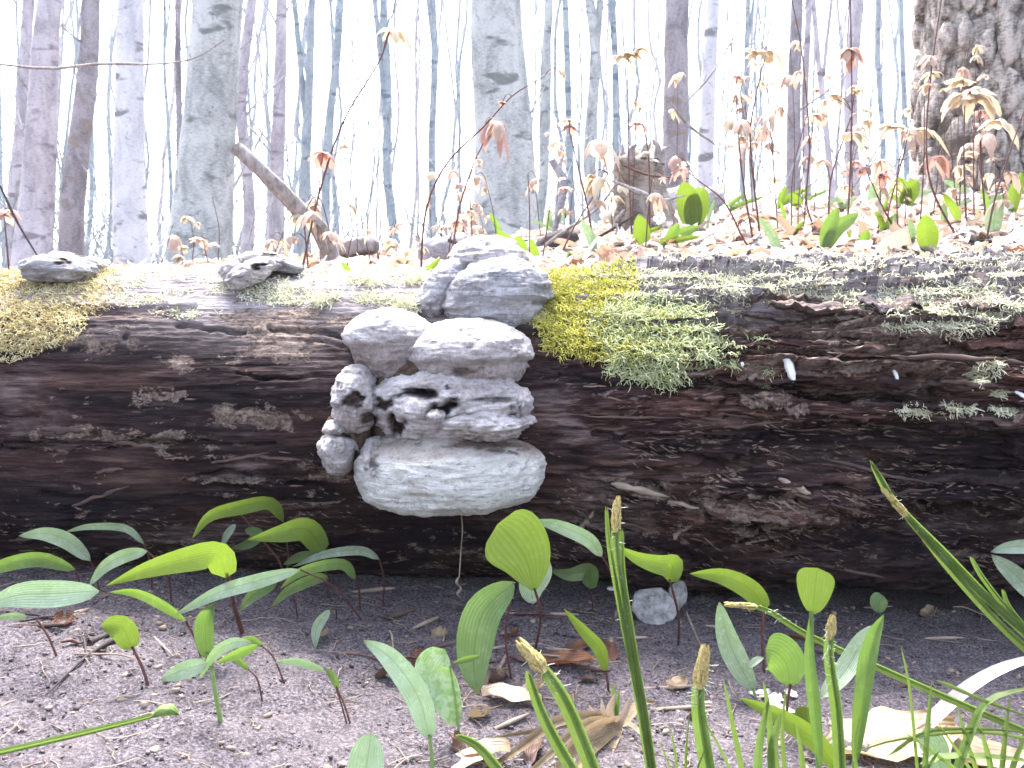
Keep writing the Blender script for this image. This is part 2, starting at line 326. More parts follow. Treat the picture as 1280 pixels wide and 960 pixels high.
hum = sst(.80, .90, Y) * (1 - sst(1.0, 1.2, Y)) + .9 * np.exp(-((PXg - 640) / 170) ** 2 - ((PYg - 830) / 90) ** 2) + .5 * np.exp(-((PXg - 100) / 100) ** 2 - ((PYg - 760) / 30) ** 2)
put('ground', np.stack([X, Y, Z], -1).reshape(-1, 3), grid_faces(len(xs), len(ys)), m_ground, kind='structure',
    attrs={'litter': sst(1.05, 1.2, Y), 'humus': np.clip(hum + .25 * fbm(X * 15, Y * 15, 0, 31), 0, 1)})
def g_pt(px, py, zoff=0.0):
    """point on the foreground soil under a pixel"""
    r = ray(px, py); d = .6
    for _ in range(14): 
        p = np.array([0, 0, CZ]) + r * d; e = p[2] - float(h_ground(p[0], p[1])); d += e / max(.12, -r[2]) * .8
    p = np.array([0, 0, CZ]) + r * d; p[2] = float(h_ground(p[0], p[1])) + zoff; return p
def b_pt(px, d, zoff=0.0):
    p = at(px, 300, d); p[2] = float(h_ground(p[0], p[1])) + zoff; return p
# ------------------------------------------------------------------ fallen log
def log_base(x, th, R=RL):
    return np.stack(np.broadcast_arrays(x, YC - R * np.cos(th), ZC + R * np.sin(th)), -1)
def log_disp(x, th):
    P = log_base(x, th); px, py = proj(P); px = 640 + F * x / .9 * .985
    r = sst(640, 960, px); low = sst(600, 700, py)
    u = th * RL * 1000 / 12.0
    wv = 1.6 * fbm(x * 3.1, u * .16, 0, 41) + .5 * fbm(x * 16, u * .8, 0, 43)
    ph = u * (.55 + .0 * x) + wv * 1.5; fr = ph - np.floor(ph)
    saw = (1 - fr) ** 1.3 * sst(0, .10, fr)          # radius grows downwards then drops
    cell = np.floor(ph); amp = .35 + .65 * np.abs(noise(x * 5.0, cell * 7.3, 0, 45))
    ph2 = u * 1.7 + 2.2 * fbm(x * 5, u * .5, 0, 47); f2 = ph2 - np.floor(ph2); saw2 = (1 - f2) * sst(0, .15, f2)
    d = -.001 + (.0010 + .031 * r * (1 - .45 * low) + .005 * low) * saw * amp + (.0007 + .0085 * r + .003 * low) * saw2
    crev = np.exp(-((fr - .02) / .05) ** 2) + np.exp(-((fr - 1.02) / .07) ** 2); d = d - (.022 * r * (1 - .5 * low) + .003 * low + .0012) * crev * amp * sst(-.3, .2, noise(x * 9, cell * 3.1, 0, 46))
    d = d + .006 * fbm(x * 4, th * 3, 0, 49) + (.0012 + .003 * r + .001 * low) * fbm(x * 22, th * 60, 0, 51) + .0009 * fbm(x * 120, th * 170, 0, 52, 3)
    def G(cx, cy, sx, sy, a, rot=0.0):
        c, s_ = math.cos(rot), math.sin(rot); dx, dy = px - cx, py - cy
        return a * np.exp(-((dx * c + dy * s_) / sx) ** 4 - ((-dx * s_ + dy * c) / sy) ** 4)
    jag = 10 * fbm(x * 20, th * 9, 0, 53); pyj = py + jag
    def G2(cx, cy, sx, sy, a, rot=0.0):
        c, s_ = math.cos(rot), math.sin(rot); dx, dy = px - cx, pyj - cy
        return a * np.exp(-((dx * c + dy * s_) / sx) ** 4 - ((-dx * s_ + dy * c) / sy) ** 4)
    d = d + G2(965, 398, 62, 13, -.022) + G2(1010, 488, 150, 11, -.024, .03) + G2(1190, 432, 90, 11, -.018) + G2(1120, 560, 190, 24, -.020, .05) + G2(1180, 655, 120, 42, -.034, .02) + G2(740, 650, 120, 10, -.014, .1)
    d = d + .009 * np.exp(-((px - 880) / 230) ** 2 - ((pyj - 600 - (px - 880) * .30) / 42) ** 2) + G2(840, 560, 120, 9, -.006, .33) + G2(850, 695, 220, 12, .010, .02) + G2(1060, 455, 150, 16, .010)
    d = d + G(90, 410, 130, 30, .008) + G2(130, 395, 90, 8, -.006)
    j1, j2 = 9 * fbm(x * 22, 0 * x, 0, 57), 9 * fbm(x * 31, 0 * x, 0, 58)
    for (ax, ay, bx, by, dd, ww) in ((215, 411, 300, 409, .008, 2.2), (330, 409, 440, 416, .009, 2.2), (300, 469, 440, 471, .007, 1.8), (-60, 563, 226, 550, .012, 3), (232, 556, 350, 553, .008, 2),
                                 (0, 520, 60, 518, .006, 1.8), (380, 425, 430, 426, .006, 1.6), (662, 447, 740, 453, .007, 2), (668, 515, 800, 522, .006, 2), (255, 590, 420, 607, .008, 2.5), (195, 395, 225, 388, .008, 4), (60, 620, 240, 640, .008, 4), (905, 412, 1040, 405, .034, 8), (1080, 432, 1290, 446, .030, 6), (930, 440, 1075, 452, .018, 3), (990, 489, 1170, 499, .034, 9), (1120, 470, 1300, 482, .016, 3), (900, 520, 1090, 528, .014, 3), (1080, 530, 1300, 545, .024, 8), (700, 470, 880, 500, .008, 2.5), (740, 545, 930, 585, .012, 3.5), (800, 600, 1000, 668, .014, 3.5), (930, 600, 1085, 640, .014, 4), (1090, 590, 1300, 600, .030, 13), (700, 665, 900, 690, .012, 4), (1080, 650, 1300, 668, .030, 14), (960, 545, 1080, 560, .012, 3), (1180, 508, 1310, 516, .014, 3)):
        q, t = segd(px, py + j1 * math.cos(ax) + j2 * math.sin(ax), ax, ay, bx, by); d = d - dd * np.exp(-(q / ww) ** 2)
    for (ax, ay, ww) in ((154, 423, 4), (30, 560, 4)): d = d - .01 * np.exp(-(((px - ax) ** 2 + (py - ay) ** 2) / ww ** 2))
    d = d - .015 * sst(1.9, 3.1, np.abs(th)) - .012 * low * (1 - sst(-.2, .1, th))
    return d, px, py, r, low
def log_pt(px, py, off=0.0):
    px, py = np.atleast_1d(np.asarray(px, float)), np.atleast_1d(np.asarray(py, float))
    r = ray(px, py); R = np.full(px.shape, RL)
    for it in range(5):
        oy, oz = -YC, CZ - ZC; a = r[:, 1] ** 2 + r[:, 2] ** 2; b = 2 * (r[:, 1] * oy + r[:, 2] * oz); c = oy * oy + oz * oz - R ** 2
        disc = b * b - 4 * a * c; ok = disc > 0; t = (-b - np.sqrt(np.maximum(disc, 0))) / (2 * a)
        P = np.array([0, 0, CZ]) + r * t[:, None]; th = np.arctan2(P[:, 2] - ZC, YC - P[:, 1])
        if it < 4: R = .5 * R + .5 * (RL + log_disp(P[:, 0], th)[0])
    nrm = np.stack([0 * th, -np.cos(th), np.sin(th)], -1)
    Q = log_base(P[:, 0], th, (RL + log_disp(P[:, 0], th)[0] + off)[..., None][:, 0])
    return Q, nrm, ok, th
lx = np.concatenate([-geo(.62, 1.6, 60, 2)[::-1], np.arange(-.6185, .6186, .0015), geo(.62, 1.6, 60, 2)])
lt = np.concatenate([np.arange(-1.30, 1.75, .0078), np.linspace(1.75, 2 * math.pi - 1.30, 60)[1:-1]])
LX, LT = np.meshgrid(lx, lt, indexing='ij'); LD, LPX, LPY, LR, LLOW = log_disp(LX, np.where(LT > math.pi, LT - 2 * math.pi, LT))
LP = log_base(LX, LT - .22 * np.clip(LD, 0, .02) * LR * np.exp(-((LT - .3) / .9) ** 2) / RL, RL + LD)
fb = fbm(LX * 9, LT * 5, 0, 61)
def gm(cx, cy, sx, sy): return np.exp(-((LPX - cx) / sx) ** 2 - ((LPY - cy) / sy) ** 2)
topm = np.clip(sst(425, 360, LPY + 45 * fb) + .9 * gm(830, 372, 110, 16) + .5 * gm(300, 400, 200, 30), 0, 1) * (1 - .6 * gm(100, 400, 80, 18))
lich = np.clip(.95 * gm(350, 430, 60, 22) + .9 * gm(225, 450, 25, 16) + .8 * gm(330, 520, 60, 14) + .7 * gm(140, 548, 120, 14) + .7 * gm(200, 495, 40, 12) + .6 * gm(300, 395, 160, 16) + .8 * gm(1060, 430, 200, 60) * 1 + .45 * gm(980, 640, 120, 30) + .5 * gm(420, 590, 60, 20) + .3 * gm(840, 610, 150, 30) + .5 * gm(90, 428, 80, 18) + .3 * gm(560, 700, 100, 30), 0, 1.1)
redm = np.clip(.75 * LR * sst(540, 480, LPY) + .8 * gm(115, 385, 85, 20) + .35 * gm(780, 530, 120, 40) + .3 * gm(900, 640, 160, 50), 0, 1)
drk = np.clip(.9 * gm(60, 640, 190, 55) + .8 * gm(1190, 610, 150, 70) + .7 * gm(900, 545, 170, 26) + .75 * gm(1020, 486, 170, 14) + .5 * gm(760, 480, 80, 20) + .55 * gm(560, 670, 160, 30) + .5 * sst(640, 720, LPY) + .3 * gm(200, 520, 250, 80), 0, 1)  # dark wood tones, plus shade painted into the hollows and along the underside
lg = thing('fallen_log', 'long rotten dark brown log lying across the whole picture', 'log', (0, YC, ZC - RL))
put('wood', LP.reshape(-1, 3), grid_faces(len(lx), len(lt), True), m_log, lg, attrs={'lichen': lich, 'redwood': redm, 'darkwood_shade': drk, 'weathered': topm})
# splinters and plates standing proud of the log
def splinter(px, py, L, W, ang, T=.004, mat=None, name='wood_splinter', tilt=.25):
    Q, nr, ok, th = log_pt([px], [py]); Q, nr = Q[0], nr[0]
    ax = np.array([1, 0, 0]); upv = np.cross(nr, ax); upv = upv if upv[2] > 0 else -upv
    d = math.cos(ang) * ax + math.sin(ang) * upv; s = np.cross(nr, d); k = 9
    t = np.linspace(0, 1, k); wd = W * (np.minimum(1, (1 - t) * 2.2) ** .7) * np.minimum(1, .45 + t * 2) * (1 + .25 * RNG.normal(size=k)); 
    cen = Q + d * ((t - .5) * L)[:, None] + nr * ((t * tilt * L * .35) - T * .3)[:, None] + s * (.15 * W * RNG.normal(size=k))[:, None]
    V = []; 
    for i in range(k):
        h = T * (.6 + .5 * RNG.random())
        V += [cen[i] - s * wd[i] / 2, cen[i] - s * wd[i] * .3 + nr * h, cen[i] + s * wd[i] * .32 + nr * h * (.7 + .5 * RNG.random()), cen[i] + s * wd[i] / 2]
    Fc = [tuple(int(x) for x in f) for f in grid_faces(k, 4, True)] + [(3, 2, 1, 0), tuple((k - 1) * 4 + j for j in range(4))]
    return put(name, V, Fc, mat or m_splint, lg, smooth=False)
rs = random.Random(5)
for i in range(46):
    px = rs.uniform(690, 1290); py = rs.choice([rs.uniform(405, 540), rs.uniform(405, 540), rs.uniform(560, 715)])
    if px < 900 and py < 500: continue
    a = rs.gauss(0, .10) - (.30 if (py > 560 and px < 1080) else 0)
    splinter(px, py, rs.uniform(.03, .12), rs.uniform(.002, .006), a, rs.uniform(.002, .005), tilt=rs.uniform(-.05, .18))
for i in range(8):
    splinter(rs.uniform(0, 430), rs.uniform(500, 690), rs.uniform(.02, .07), rs.uniform(.003, .007), rs.gauss(0, .12), .0015, tilt=.02)
def plate(px, py, L, W, ang, T):
    Q, nr, ok, th = log_pt([px], [py]); Q, nr = Q[0], nr[0]; ax = np.array([1, 0, 0]); up = np.cross(nr, ax); up = up if up[2] > 0 else -up
    d = math.cos(ang) * ax + math.sin(ang) * up; s_ = np.cross(nr, d); s_ = s_ if s_[2] > 0 else -s_; k = 34; t = np.linspace(0, 1, k); V = []
    wd = W * (np.sin(math.pi * np.clip(t, .03, .97)) ** .45); lo = W * .35 * np.array([float(fbm(q * 9, px, 0, 3)) for q in t]); hi = W * .3 * np.array([float(fbm(q * 6, py, 0, 4)) for q in t]); ww = W * .5 * np.array([float(fbm(q * 2.5, px * .1, 0, 8)) for q in t])
    nb = 11; gr = RNG.normal(size=nb); gr[0] = gr[-1] = 0
    for i in range(k):
        c = Q + d * (t[i] - .5) * L; e = math.sin(math.pi * t[i]) ** .5; h = T * e * (.75 + .5 * RNG.random()); top_, bot_ = wd[i] * .5 + hi[i] + ww[i], -wd[i] * .5 + lo[i] + ww[i] + RNG.normal() * .0012
        for q in range(nb):
            v = q / (nb - 1.0)
            if v < .75: w = v / .75; pos = top_ + (bot_ - top_) * w; ht = -.004 + (h + .004) * w ** .55
            else: w = (v - .75) / .25; pos = bot_ + (top_ - bot_) * .35 * w; ht = h + (-.006 - h) * w
            V.append(c + s_ * (pos + RNG.normal() * .0004) + nr * (ht + gr[q] * .0011 * e * (.5 + float(noise(t[i] * 5, q * 3.3, px, 6))) + RNG.normal() * .0004))
    put('wood_plate', V, [tuple(int(x) for x in f) for f in grid_faces(k, nb, True)] + [tuple(range(nb))[::-1], tuple((k - 1) * nb + q for q in range(nb))], m_log, lg, smooth=False, attrs={'redwood': np.full(len(V), .45 if py < 560 else .1), 'darkwood_shade': np.full(len(V), rs.choice([0, .3, .6])), 'lichen': np.full(len(V), rs.choice([0, .2, .5])), 'weathered': np.full(len(V), .35 if py < 400 else 0)})
for i in range(22):
    py = 388 + 150 * (i % 16) / 15 + rs.uniform(-6, 6); px = rs.uniform(900, 1330); 
    if abs(py - 488) < 12 and px < 1160: continue
    plate(px, py, rs.uniform(.06, .20), rs.uniform(.014, .030), rs.gauss(-.02, .05), rs.uniform(.004, .008))
for (px, py, L, W, a, T) in ((965, 378, .12, .020, .04, .012), (1040, 388, .13, .022, -.08, .010), (1010, 470, .22, .020, -.02, .011), (1130, 478, .12, .020, -.12, .009), (760, 640, .10, .014, -.1, .005), (880, 684, .2, .018, -.06, .006), (1000, 694, .12, .018, .05, .007), (1150, 700, .14, .016, .02, .006), (1220, 600, .12, .014, .05, .006), (830, 628, .10, .014, -.22, .006), (1020, 645, .09, .016, -.3, .008)):
    plate(px, py, L, W, a, T)
for i in range(10): plate(rs.uniform(20, 420), rs.uniform(545, 680), rs.uniform(.05, .13), rs.uniform(.004, .008), rs.gauss(0, .05), rs.uniform(.002, .004))
# thousands of small flakes of rotten wood lying along the grain
gq = np.random.default_rng(55); nf = 13000; fx = gq.uniform(-60, 1340, nf); fy = gq.uniform(395, 735, nf); kp = (gq.random(nf) < (.02 + .98 * sst(640, 900, fx)) * (.5 + .5 * sst(520, 640, fy)) + .35 * sst(580, 680, fy) + .04) ; kp &= fbm(fx * .012, fy * .04, 0, 77) > -.12; fx, fy = fx[kp], fy[kp]
Q, nr, ok, th = log_pt(fx, fy); n_ = len(Q); Lf = gq.uniform(.0015, .010, n_) * (gq.random(n_) ** .6); Wf = gq.uniform(.0003, .0010, n_); an = gq.normal(0, .22, n_) - .3 * ((fy > 560) & (fx > 650) & (fx < 1080)); axx = np.array([1., 0, 0]); up = np.cross(nr, axx); up *= np.sign(up[:, 2:3])
d = np.cos(an)[:, None] * axx + np.sin(an)[:, None] * up; s_ = np.cross(nr, d); tl = gq.normal(.12, .25, n_)[:, None]; e = d * Lf[:, None]; w_ = s_ * Wf[:, None]; hz = nr * (Wf * .9)[:, None]
V = np.stack([Q - e - w_ * .5 - hz, Q - e * .9 + w_ * .7 - hz, Q - e * .3 + hz + w_ * .2, Q + e + w_ * .3 + nr * tl * Lf[:, None] + hz, Q + e * .8 - w_ * .5 + nr * tl * Lf[:, None], Q + e * .1 - w_ + hz * .6, Q + w_ - hz * .3], 1)
f = np.array([(0, 2, 1), (1, 2, 6), (2, 3, 6), (0, 5, 2), (5, 4, 2), (2, 4, 3)])
put('wood_flakes', V.reshape(-1, 3), (f[None] + (np.arange(n_) * 7)[:, None, None]).reshape(-1, 3), m_flake, lg, smooth=False, kind='stuff')
for (px, py, L, W, a) in ((1000, 612, .05, .008, -.5), (1040, 630, .07, .009, -.28), (985, 610, .03, .006, -.2), (1070, 640, .03, .006, -.15), (860, 655, .045, .006, .8), (845, 668, .03, .005, 1.1), (733, 650, .04, .007, 1.1), (741, 665, .03, .006, .9), (800, 612, .06, .008, -.2),
                       (830, 625, .07, .010, -.12), (990, 682, .04, .010, 1.4), (955, 672, .04, .005, .5), (960, 665, .03, .004, -.9), (1265, 650, .05, .006, 1.2), (1275, 665, .04, .004, .9), (1255, 640, .03, .005, 1.6), (1218, 740, .05, .004, 1.5), (1025, 690, .05, .004, 1.35), (1190, 420, .05, .004, -.7), (985, 380, .05, .003, 1.5)):
    splinter(px, py, L, W, a, .003, m_chip, 'pale_splinter')
# ------------------------------------------------------------------ bracket fungus
def shelf(cx, cy, wpx, hpx, prot, e_top=.85, e_bot=.6, seed=0, mat=None, parent=None, name='shelf', ridge=.0016, lump=.10, rough=.0011, dents=(), rust=.5, tilt=0.0, top=.5, yoff=0.0, rowd=None, freq=420., skirt=.35, rustlow=True, res=1.0, trust=0.0, band=.10):
    Q = log_pt([cx], [cy])[0][0] if rowd is None else at(cx, cy, rowd)
    d = Q[1] + yoff; mpp = d / F * .985; a = wpx / 2 * mpp; H = hpx * mpp; C = at(cx, cy, d)
    nu, nv = int(190 * res), int(110 * res); lam = np.linspace(0, 2 * math.pi, nu, endpoint=False); phi = np.linspace(-math.pi / 2, math.pi / 2, nv)
    PH, LM = np.meshgrid(phi, lam, indexing='ij')
    c, s = np.cos(PH), np.sin(PH)
    rr = np.where(s > 0, np.abs(c) ** e_top, np.abs(c) ** e_bot)
    zt = np.sign(s) * np.abs(s) ** np.where(s > 0, 1.0, .85)
    rr = rr * (1 - band * sst(.02, -.16, s + .10 * fbm(np.cos(LM) * 3, np.sin(LM) * 3, 0, seed + 30)))
    x = rr * np.cos(LM); y = rr * np.sin(LM)
    ou = 1 + lump * fbm(np.cos(LM) * 1.7 + seed, np.sin(LM) * 1.7, PH * .7, seed) + lump * .9 * fbm(np.cos(LM) * 4 + seed, np.sin(LM) * 4, PH * 2.2, seed + 2)
    zz = zt * np.where(s > 0, H * top * 1.0, H * (1 - top))
    x = x * ou * a; y = y * ou * prot
    zz = zz + (x * math.tan(tilt))
    P = np.stack([C[0] + x, C[1] + y, C[2] + zz + (top - .5) * -H * 0 + H * (.5 - top)], -1)
    nrm = np.stack([x / a, y / prot, zt * .8], -1); nrm /= np.linalg.norm(nrm, axis=-1, keepdims=True) + 1e-9
    warp = .004 * fbm(P[..., 0] * 18, P[..., 1] * 18, P[..., 2] * 10, seed + 4)
    zw = P[..., 2] + warp * 1.5; cl, sl2 = np.cos(LM) * 1.3, np.sin(LM) * 1.3
    b = 1 - 2 * np.abs(noise(zw * freq * .26, cl + seed, sl2, seed + 14)); b2 = 1 - 2 * np.abs(noise(zw * freq * .75, cl * 3, sl2 * 3, seed + 15)); md = .55 + .6 * noise(cl * 2, sl2 * 2, zw * 40, seed + 16)
    disp = ridge * md * (b * 1.3 + b2 * .7) * np.abs(c) ** .5 + rough * fbm(P[..., 0] * 120, P[..., 1] * 120, P[..., 2] * 300, seed + 6, 4) * 2.2 + .0050 * fbm(P[..., 0] * 34, P[..., 1] * 34, P[..., 2] * 42, seed + 8)
    P = P + nrm * disp[..., None]
    px, py = proj(P); st = np.zeros_like(px); front = (P[..., 1] < C[1] + .01)
    for (dx, dy, rx, ry, dep) in dents:
        jx = 1.3 * fbm(px / rx * .9, py / ry * .9, seed, 63); jy = 1.3 * fbm(px / rx * .9, py / ry * .9, seed, 64)
        q = ((px - dx) / rx + jx) ** 2 + ((py - dy) / ry + jy) ** 2; wgt = np.exp(-q ** 1.5) * front
        P[..., 1] += dep * wgt; st = np.maximum(st, np.clip(wgt * 1.8, 0, 1) * (1 if dep > .004 else .8))  # brown stains and specks; also paints shade into the deeper pits
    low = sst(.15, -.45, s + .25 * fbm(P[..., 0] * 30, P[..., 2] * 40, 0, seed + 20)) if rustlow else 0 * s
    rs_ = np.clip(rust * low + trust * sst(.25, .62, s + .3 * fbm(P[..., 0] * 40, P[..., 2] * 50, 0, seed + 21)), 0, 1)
    return put(name, P.reshape(-1, 3), grid_faces(nv, nu, True), mat, parent, attrs={'stain_shade': st, 'rust': rs_})
Q0 = log_pt([560], [560])[0][0]
bf = thing('bracket_fungus', 'large stack of grey and white shelf fungus on the front of the log', 'fungus', (Q0[0], Q0[1], Q0[2]))
core = dict(rust=1.0, ridge=.0006, lump=.2)
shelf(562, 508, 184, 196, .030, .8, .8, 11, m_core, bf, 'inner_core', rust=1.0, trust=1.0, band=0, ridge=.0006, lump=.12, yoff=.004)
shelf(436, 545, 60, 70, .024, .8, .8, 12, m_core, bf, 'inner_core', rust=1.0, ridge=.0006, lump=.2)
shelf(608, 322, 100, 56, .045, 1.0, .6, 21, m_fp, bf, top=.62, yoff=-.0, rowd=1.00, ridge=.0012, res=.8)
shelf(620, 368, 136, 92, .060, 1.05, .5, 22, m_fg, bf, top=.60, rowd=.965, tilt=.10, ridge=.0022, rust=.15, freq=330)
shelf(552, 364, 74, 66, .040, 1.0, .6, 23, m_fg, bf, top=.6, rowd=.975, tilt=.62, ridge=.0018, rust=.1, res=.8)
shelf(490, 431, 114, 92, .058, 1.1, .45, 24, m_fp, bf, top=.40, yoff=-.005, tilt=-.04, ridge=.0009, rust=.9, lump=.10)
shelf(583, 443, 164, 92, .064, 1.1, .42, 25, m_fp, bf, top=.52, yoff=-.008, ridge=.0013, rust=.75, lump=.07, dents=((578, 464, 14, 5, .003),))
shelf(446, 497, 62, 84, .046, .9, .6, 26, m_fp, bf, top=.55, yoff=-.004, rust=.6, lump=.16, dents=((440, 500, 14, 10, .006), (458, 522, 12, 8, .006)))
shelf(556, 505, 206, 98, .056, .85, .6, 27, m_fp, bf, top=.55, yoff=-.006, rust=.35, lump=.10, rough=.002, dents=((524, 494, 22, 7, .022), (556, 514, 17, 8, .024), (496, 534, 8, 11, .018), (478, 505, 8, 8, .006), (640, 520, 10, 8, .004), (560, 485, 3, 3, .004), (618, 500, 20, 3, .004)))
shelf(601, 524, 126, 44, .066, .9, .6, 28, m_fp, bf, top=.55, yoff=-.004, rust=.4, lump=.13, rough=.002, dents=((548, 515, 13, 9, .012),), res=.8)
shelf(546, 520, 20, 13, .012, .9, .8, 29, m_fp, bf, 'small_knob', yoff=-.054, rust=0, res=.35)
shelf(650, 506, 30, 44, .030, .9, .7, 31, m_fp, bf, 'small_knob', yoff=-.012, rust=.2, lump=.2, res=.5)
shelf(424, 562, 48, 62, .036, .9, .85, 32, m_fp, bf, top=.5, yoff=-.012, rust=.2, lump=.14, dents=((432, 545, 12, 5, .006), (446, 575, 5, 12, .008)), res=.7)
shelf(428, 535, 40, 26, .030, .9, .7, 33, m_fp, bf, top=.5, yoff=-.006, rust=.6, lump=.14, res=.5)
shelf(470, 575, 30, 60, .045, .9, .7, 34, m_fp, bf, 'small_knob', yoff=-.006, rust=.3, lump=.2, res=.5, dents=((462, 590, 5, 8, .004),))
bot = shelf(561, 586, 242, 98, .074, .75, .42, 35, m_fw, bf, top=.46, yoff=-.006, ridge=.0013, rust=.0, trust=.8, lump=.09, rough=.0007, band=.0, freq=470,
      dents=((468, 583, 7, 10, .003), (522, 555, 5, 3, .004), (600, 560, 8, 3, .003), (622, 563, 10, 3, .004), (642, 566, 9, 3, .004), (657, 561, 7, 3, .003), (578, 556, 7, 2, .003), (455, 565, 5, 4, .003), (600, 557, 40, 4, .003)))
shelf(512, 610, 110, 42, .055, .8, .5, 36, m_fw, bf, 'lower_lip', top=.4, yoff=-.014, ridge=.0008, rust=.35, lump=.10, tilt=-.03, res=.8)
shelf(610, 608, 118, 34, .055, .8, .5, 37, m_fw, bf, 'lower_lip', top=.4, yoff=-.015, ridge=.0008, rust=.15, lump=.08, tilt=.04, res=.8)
def lone_fungus(label, specs, mat2=None):
    cx, cy = specs[0][0], specs[0][1]; Q = log_pt([cx], [max(cy, 352)])[0][0]
    o = thing('bracket_fungus', label, 'fungus', Q)
    for k, (cx, cy, w_, h_, pr, rd, mt, tl) in enumerate(specs):
        shelf(cx, cy, w_, h_, pr, .9, .55, 50 + k + int(cx), mt, o, top=.55, rowd=rd, tilt=tl, rust=.0, lump=.12, res=.6, dents=[(cx + 8, cy - 9, 9, 3, .006)] if w_ > 40 else ())
lone_fungus('low grey shelf fungus with dark underside in moss at left end of log top', [(72, 336, 92, 34, .032, 1.0, m_fg, -.05), (92, 328, 70, 26, .03, 1.03, m_fp, -.1)])
lone_fungus('lumpy white and grey fungus on log top below the broken slanting branch', [(313, 342, 58, 34, .032, .99, m_fp, .35), (330, 328, 66, 28, .03, 1.03, m_fp, -.1), (290, 340, 24, 26, .02, 1.0, m_fp, 0), (358, 332, 40, 20, .02, 1.03, m_fg, -.2)])
# ------------------------------------------------------------------ moss
def moss(label, spots, nn, mat, L=.011, r=.00055, seed=1, curl=1.0, droop=.5, cat='moss', name='moss_patch', thr=-.05, up=.8, K=6, top=()):
    g = np.random.default_rng(seed); out = []; outn = []; sp = np.array(spots, float); ar = sp[:, 2] * sp[:, 3]; pr = ar / ar.sum()
    while sum(len(o) for o in out) < nn:
        i = g.choice(len(sp), nn, p=pr); a = g.uniform(0, 2 * math.pi, nn); q = np.sqrt(g.random(nn))
        px = sp[i, 0] + sp[i, 2] * q * np.cos(a); py = sp[i, 1] + sp[i, 3] * q * np.sin(a)
        Q, nr, ok, th = log_pt(px, py)
        if top:
            tb = top[int(g.integers(len(top)))]; m_ = g.random(nn) < .45; thx = g.uniform(tb[2], tb[3], nn); xx = (g.uniform(tb[0], tb[1], nn) - 640) / F * 1.03; dd_ = log_disp(xx, thx)[0]
            Q2 = log_base(xx, thx, (RL + dd_)); Q = np.where(m_[:, None], Q2, Q); th = np.where(m_, thx, th); nr = np.where(m_[:, None], np.stack([0 * thx, -np.cos(thx), np.sin(thx)], -1), nr); ok = ok | m_; q = np.where(m_, .2, q)
        ok &= (fbm(Q[:, 0] * 38, th * 8, 0, seed + 90) + .35 * (1 - q) > thr)
        out.append(Q[ok]); outn.append(nr[ok])
    Q = np.concatenate(out)[:nn]; nr = np.concatenate(outn)[:nn]; n_ = len(Q)
    d = nr * up + g.normal(size=(n_, 3)) * .75; d /= np.linalg.norm(d, axis=1, keepdims=True)
    ln = L * g.uniform(.5, 1.4, n_); P = np.zeros((n_, K, 3)); P[:, 0] = Q - nr * .001
    for k in range(1, K):
        d = d + g.normal(size=(n_, 3)) * .42 * curl + np.array([0, -.02, -droop * .3]); d /= np.linalg.norm(d, axis=1, keepdims=True)
        P[:, k] = P[:, k - 1] + d * (ln / (K - 1))[:, None]
    c = Q.mean(0); V, Fc, caps = tubes(P, r * np.linspace(1.15, .55, K)[None] * g.uniform(.7, 1.5, (n_, 1)), 3)
    put(name, V, Fc, mat, None, loc=c, label=label, cat=cat, kind='stuff')
moss('yellow green moss cushion hanging just right of the fungus stack', [(715, 362, 55, 20), (685, 380, 32, 34), (740, 380, 60, 14), (700, 410, 26, 24), (725, 402, 40, 26), (735, 432, 60, 16), (780, 440, 60, 12)], 7500, m_mossy, .010, .0006, 1, thr=-.2, top=[(655, 790, 1.0, 1.4)])
moss('sparse yellow green moss strands mixed into the lichen patch', [(775, 415, 80, 40), (830, 440, 60, 26)], 1300, m_mossy, .010, .0006, 21, thr=-.1)
moss('grey green branching lichen spreading below the yellow moss', [(800, 410, 70, 38), (840, 420, 60, 34), (850, 460, 58, 24), (800, 455, 50, 22), (820, 390, 60, 14), (870, 440, 40, 30)], 5200, m_mossl, .014, .0006, 2, 1.2, .5, 'lichen', 'lichen_patch')
moss('golden moss carpet at the far left end of the log', [(30, 395, 70, 44), (80, 378, 60, 26), (10, 425, 50, 26), (60, 405, 50, 26), (120, 362, 40, 12), (-10, 380, 60, 30)], 10000, m_mossg, .008, .0006, 3, thr=-.4, top=[(-60, 150, 1.1, 1.7)])
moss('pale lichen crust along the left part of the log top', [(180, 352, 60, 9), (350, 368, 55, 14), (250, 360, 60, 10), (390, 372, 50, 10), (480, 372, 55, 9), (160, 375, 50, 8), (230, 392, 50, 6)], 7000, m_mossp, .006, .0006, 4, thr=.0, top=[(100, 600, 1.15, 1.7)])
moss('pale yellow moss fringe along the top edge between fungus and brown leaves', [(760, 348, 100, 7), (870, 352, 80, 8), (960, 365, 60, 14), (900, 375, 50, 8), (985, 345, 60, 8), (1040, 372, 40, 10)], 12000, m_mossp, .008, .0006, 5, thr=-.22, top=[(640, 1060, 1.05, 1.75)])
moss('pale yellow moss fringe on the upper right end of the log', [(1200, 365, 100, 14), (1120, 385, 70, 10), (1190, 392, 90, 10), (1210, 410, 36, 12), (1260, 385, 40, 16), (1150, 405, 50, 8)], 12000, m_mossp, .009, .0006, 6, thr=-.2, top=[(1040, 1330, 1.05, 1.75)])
moss('small pale moss tuft low on the splintered right end of the log', [(1240, 470, 32, 12), (1215, 478, 30, 8), (1250, 490, 20, 8)], 700, m_mossp, .009, .0006, 7)
moss('thin strip of pale moss on the lowest ledge at right', [(1190, 512, 60, 6), (1260, 515, 40, 6), (1150, 515, 30, 4)], 800, m_mossp, .007, .0006, 8, thr=.0)
moss('wispy lichen tuft left of the white flake', [(945, 436, 30, 7), (962, 472, 16, 7), (915, 455, 14, 6)], 420, m_mossl, .010, .0005, 9, cat='lichen', name='lichen_patch')
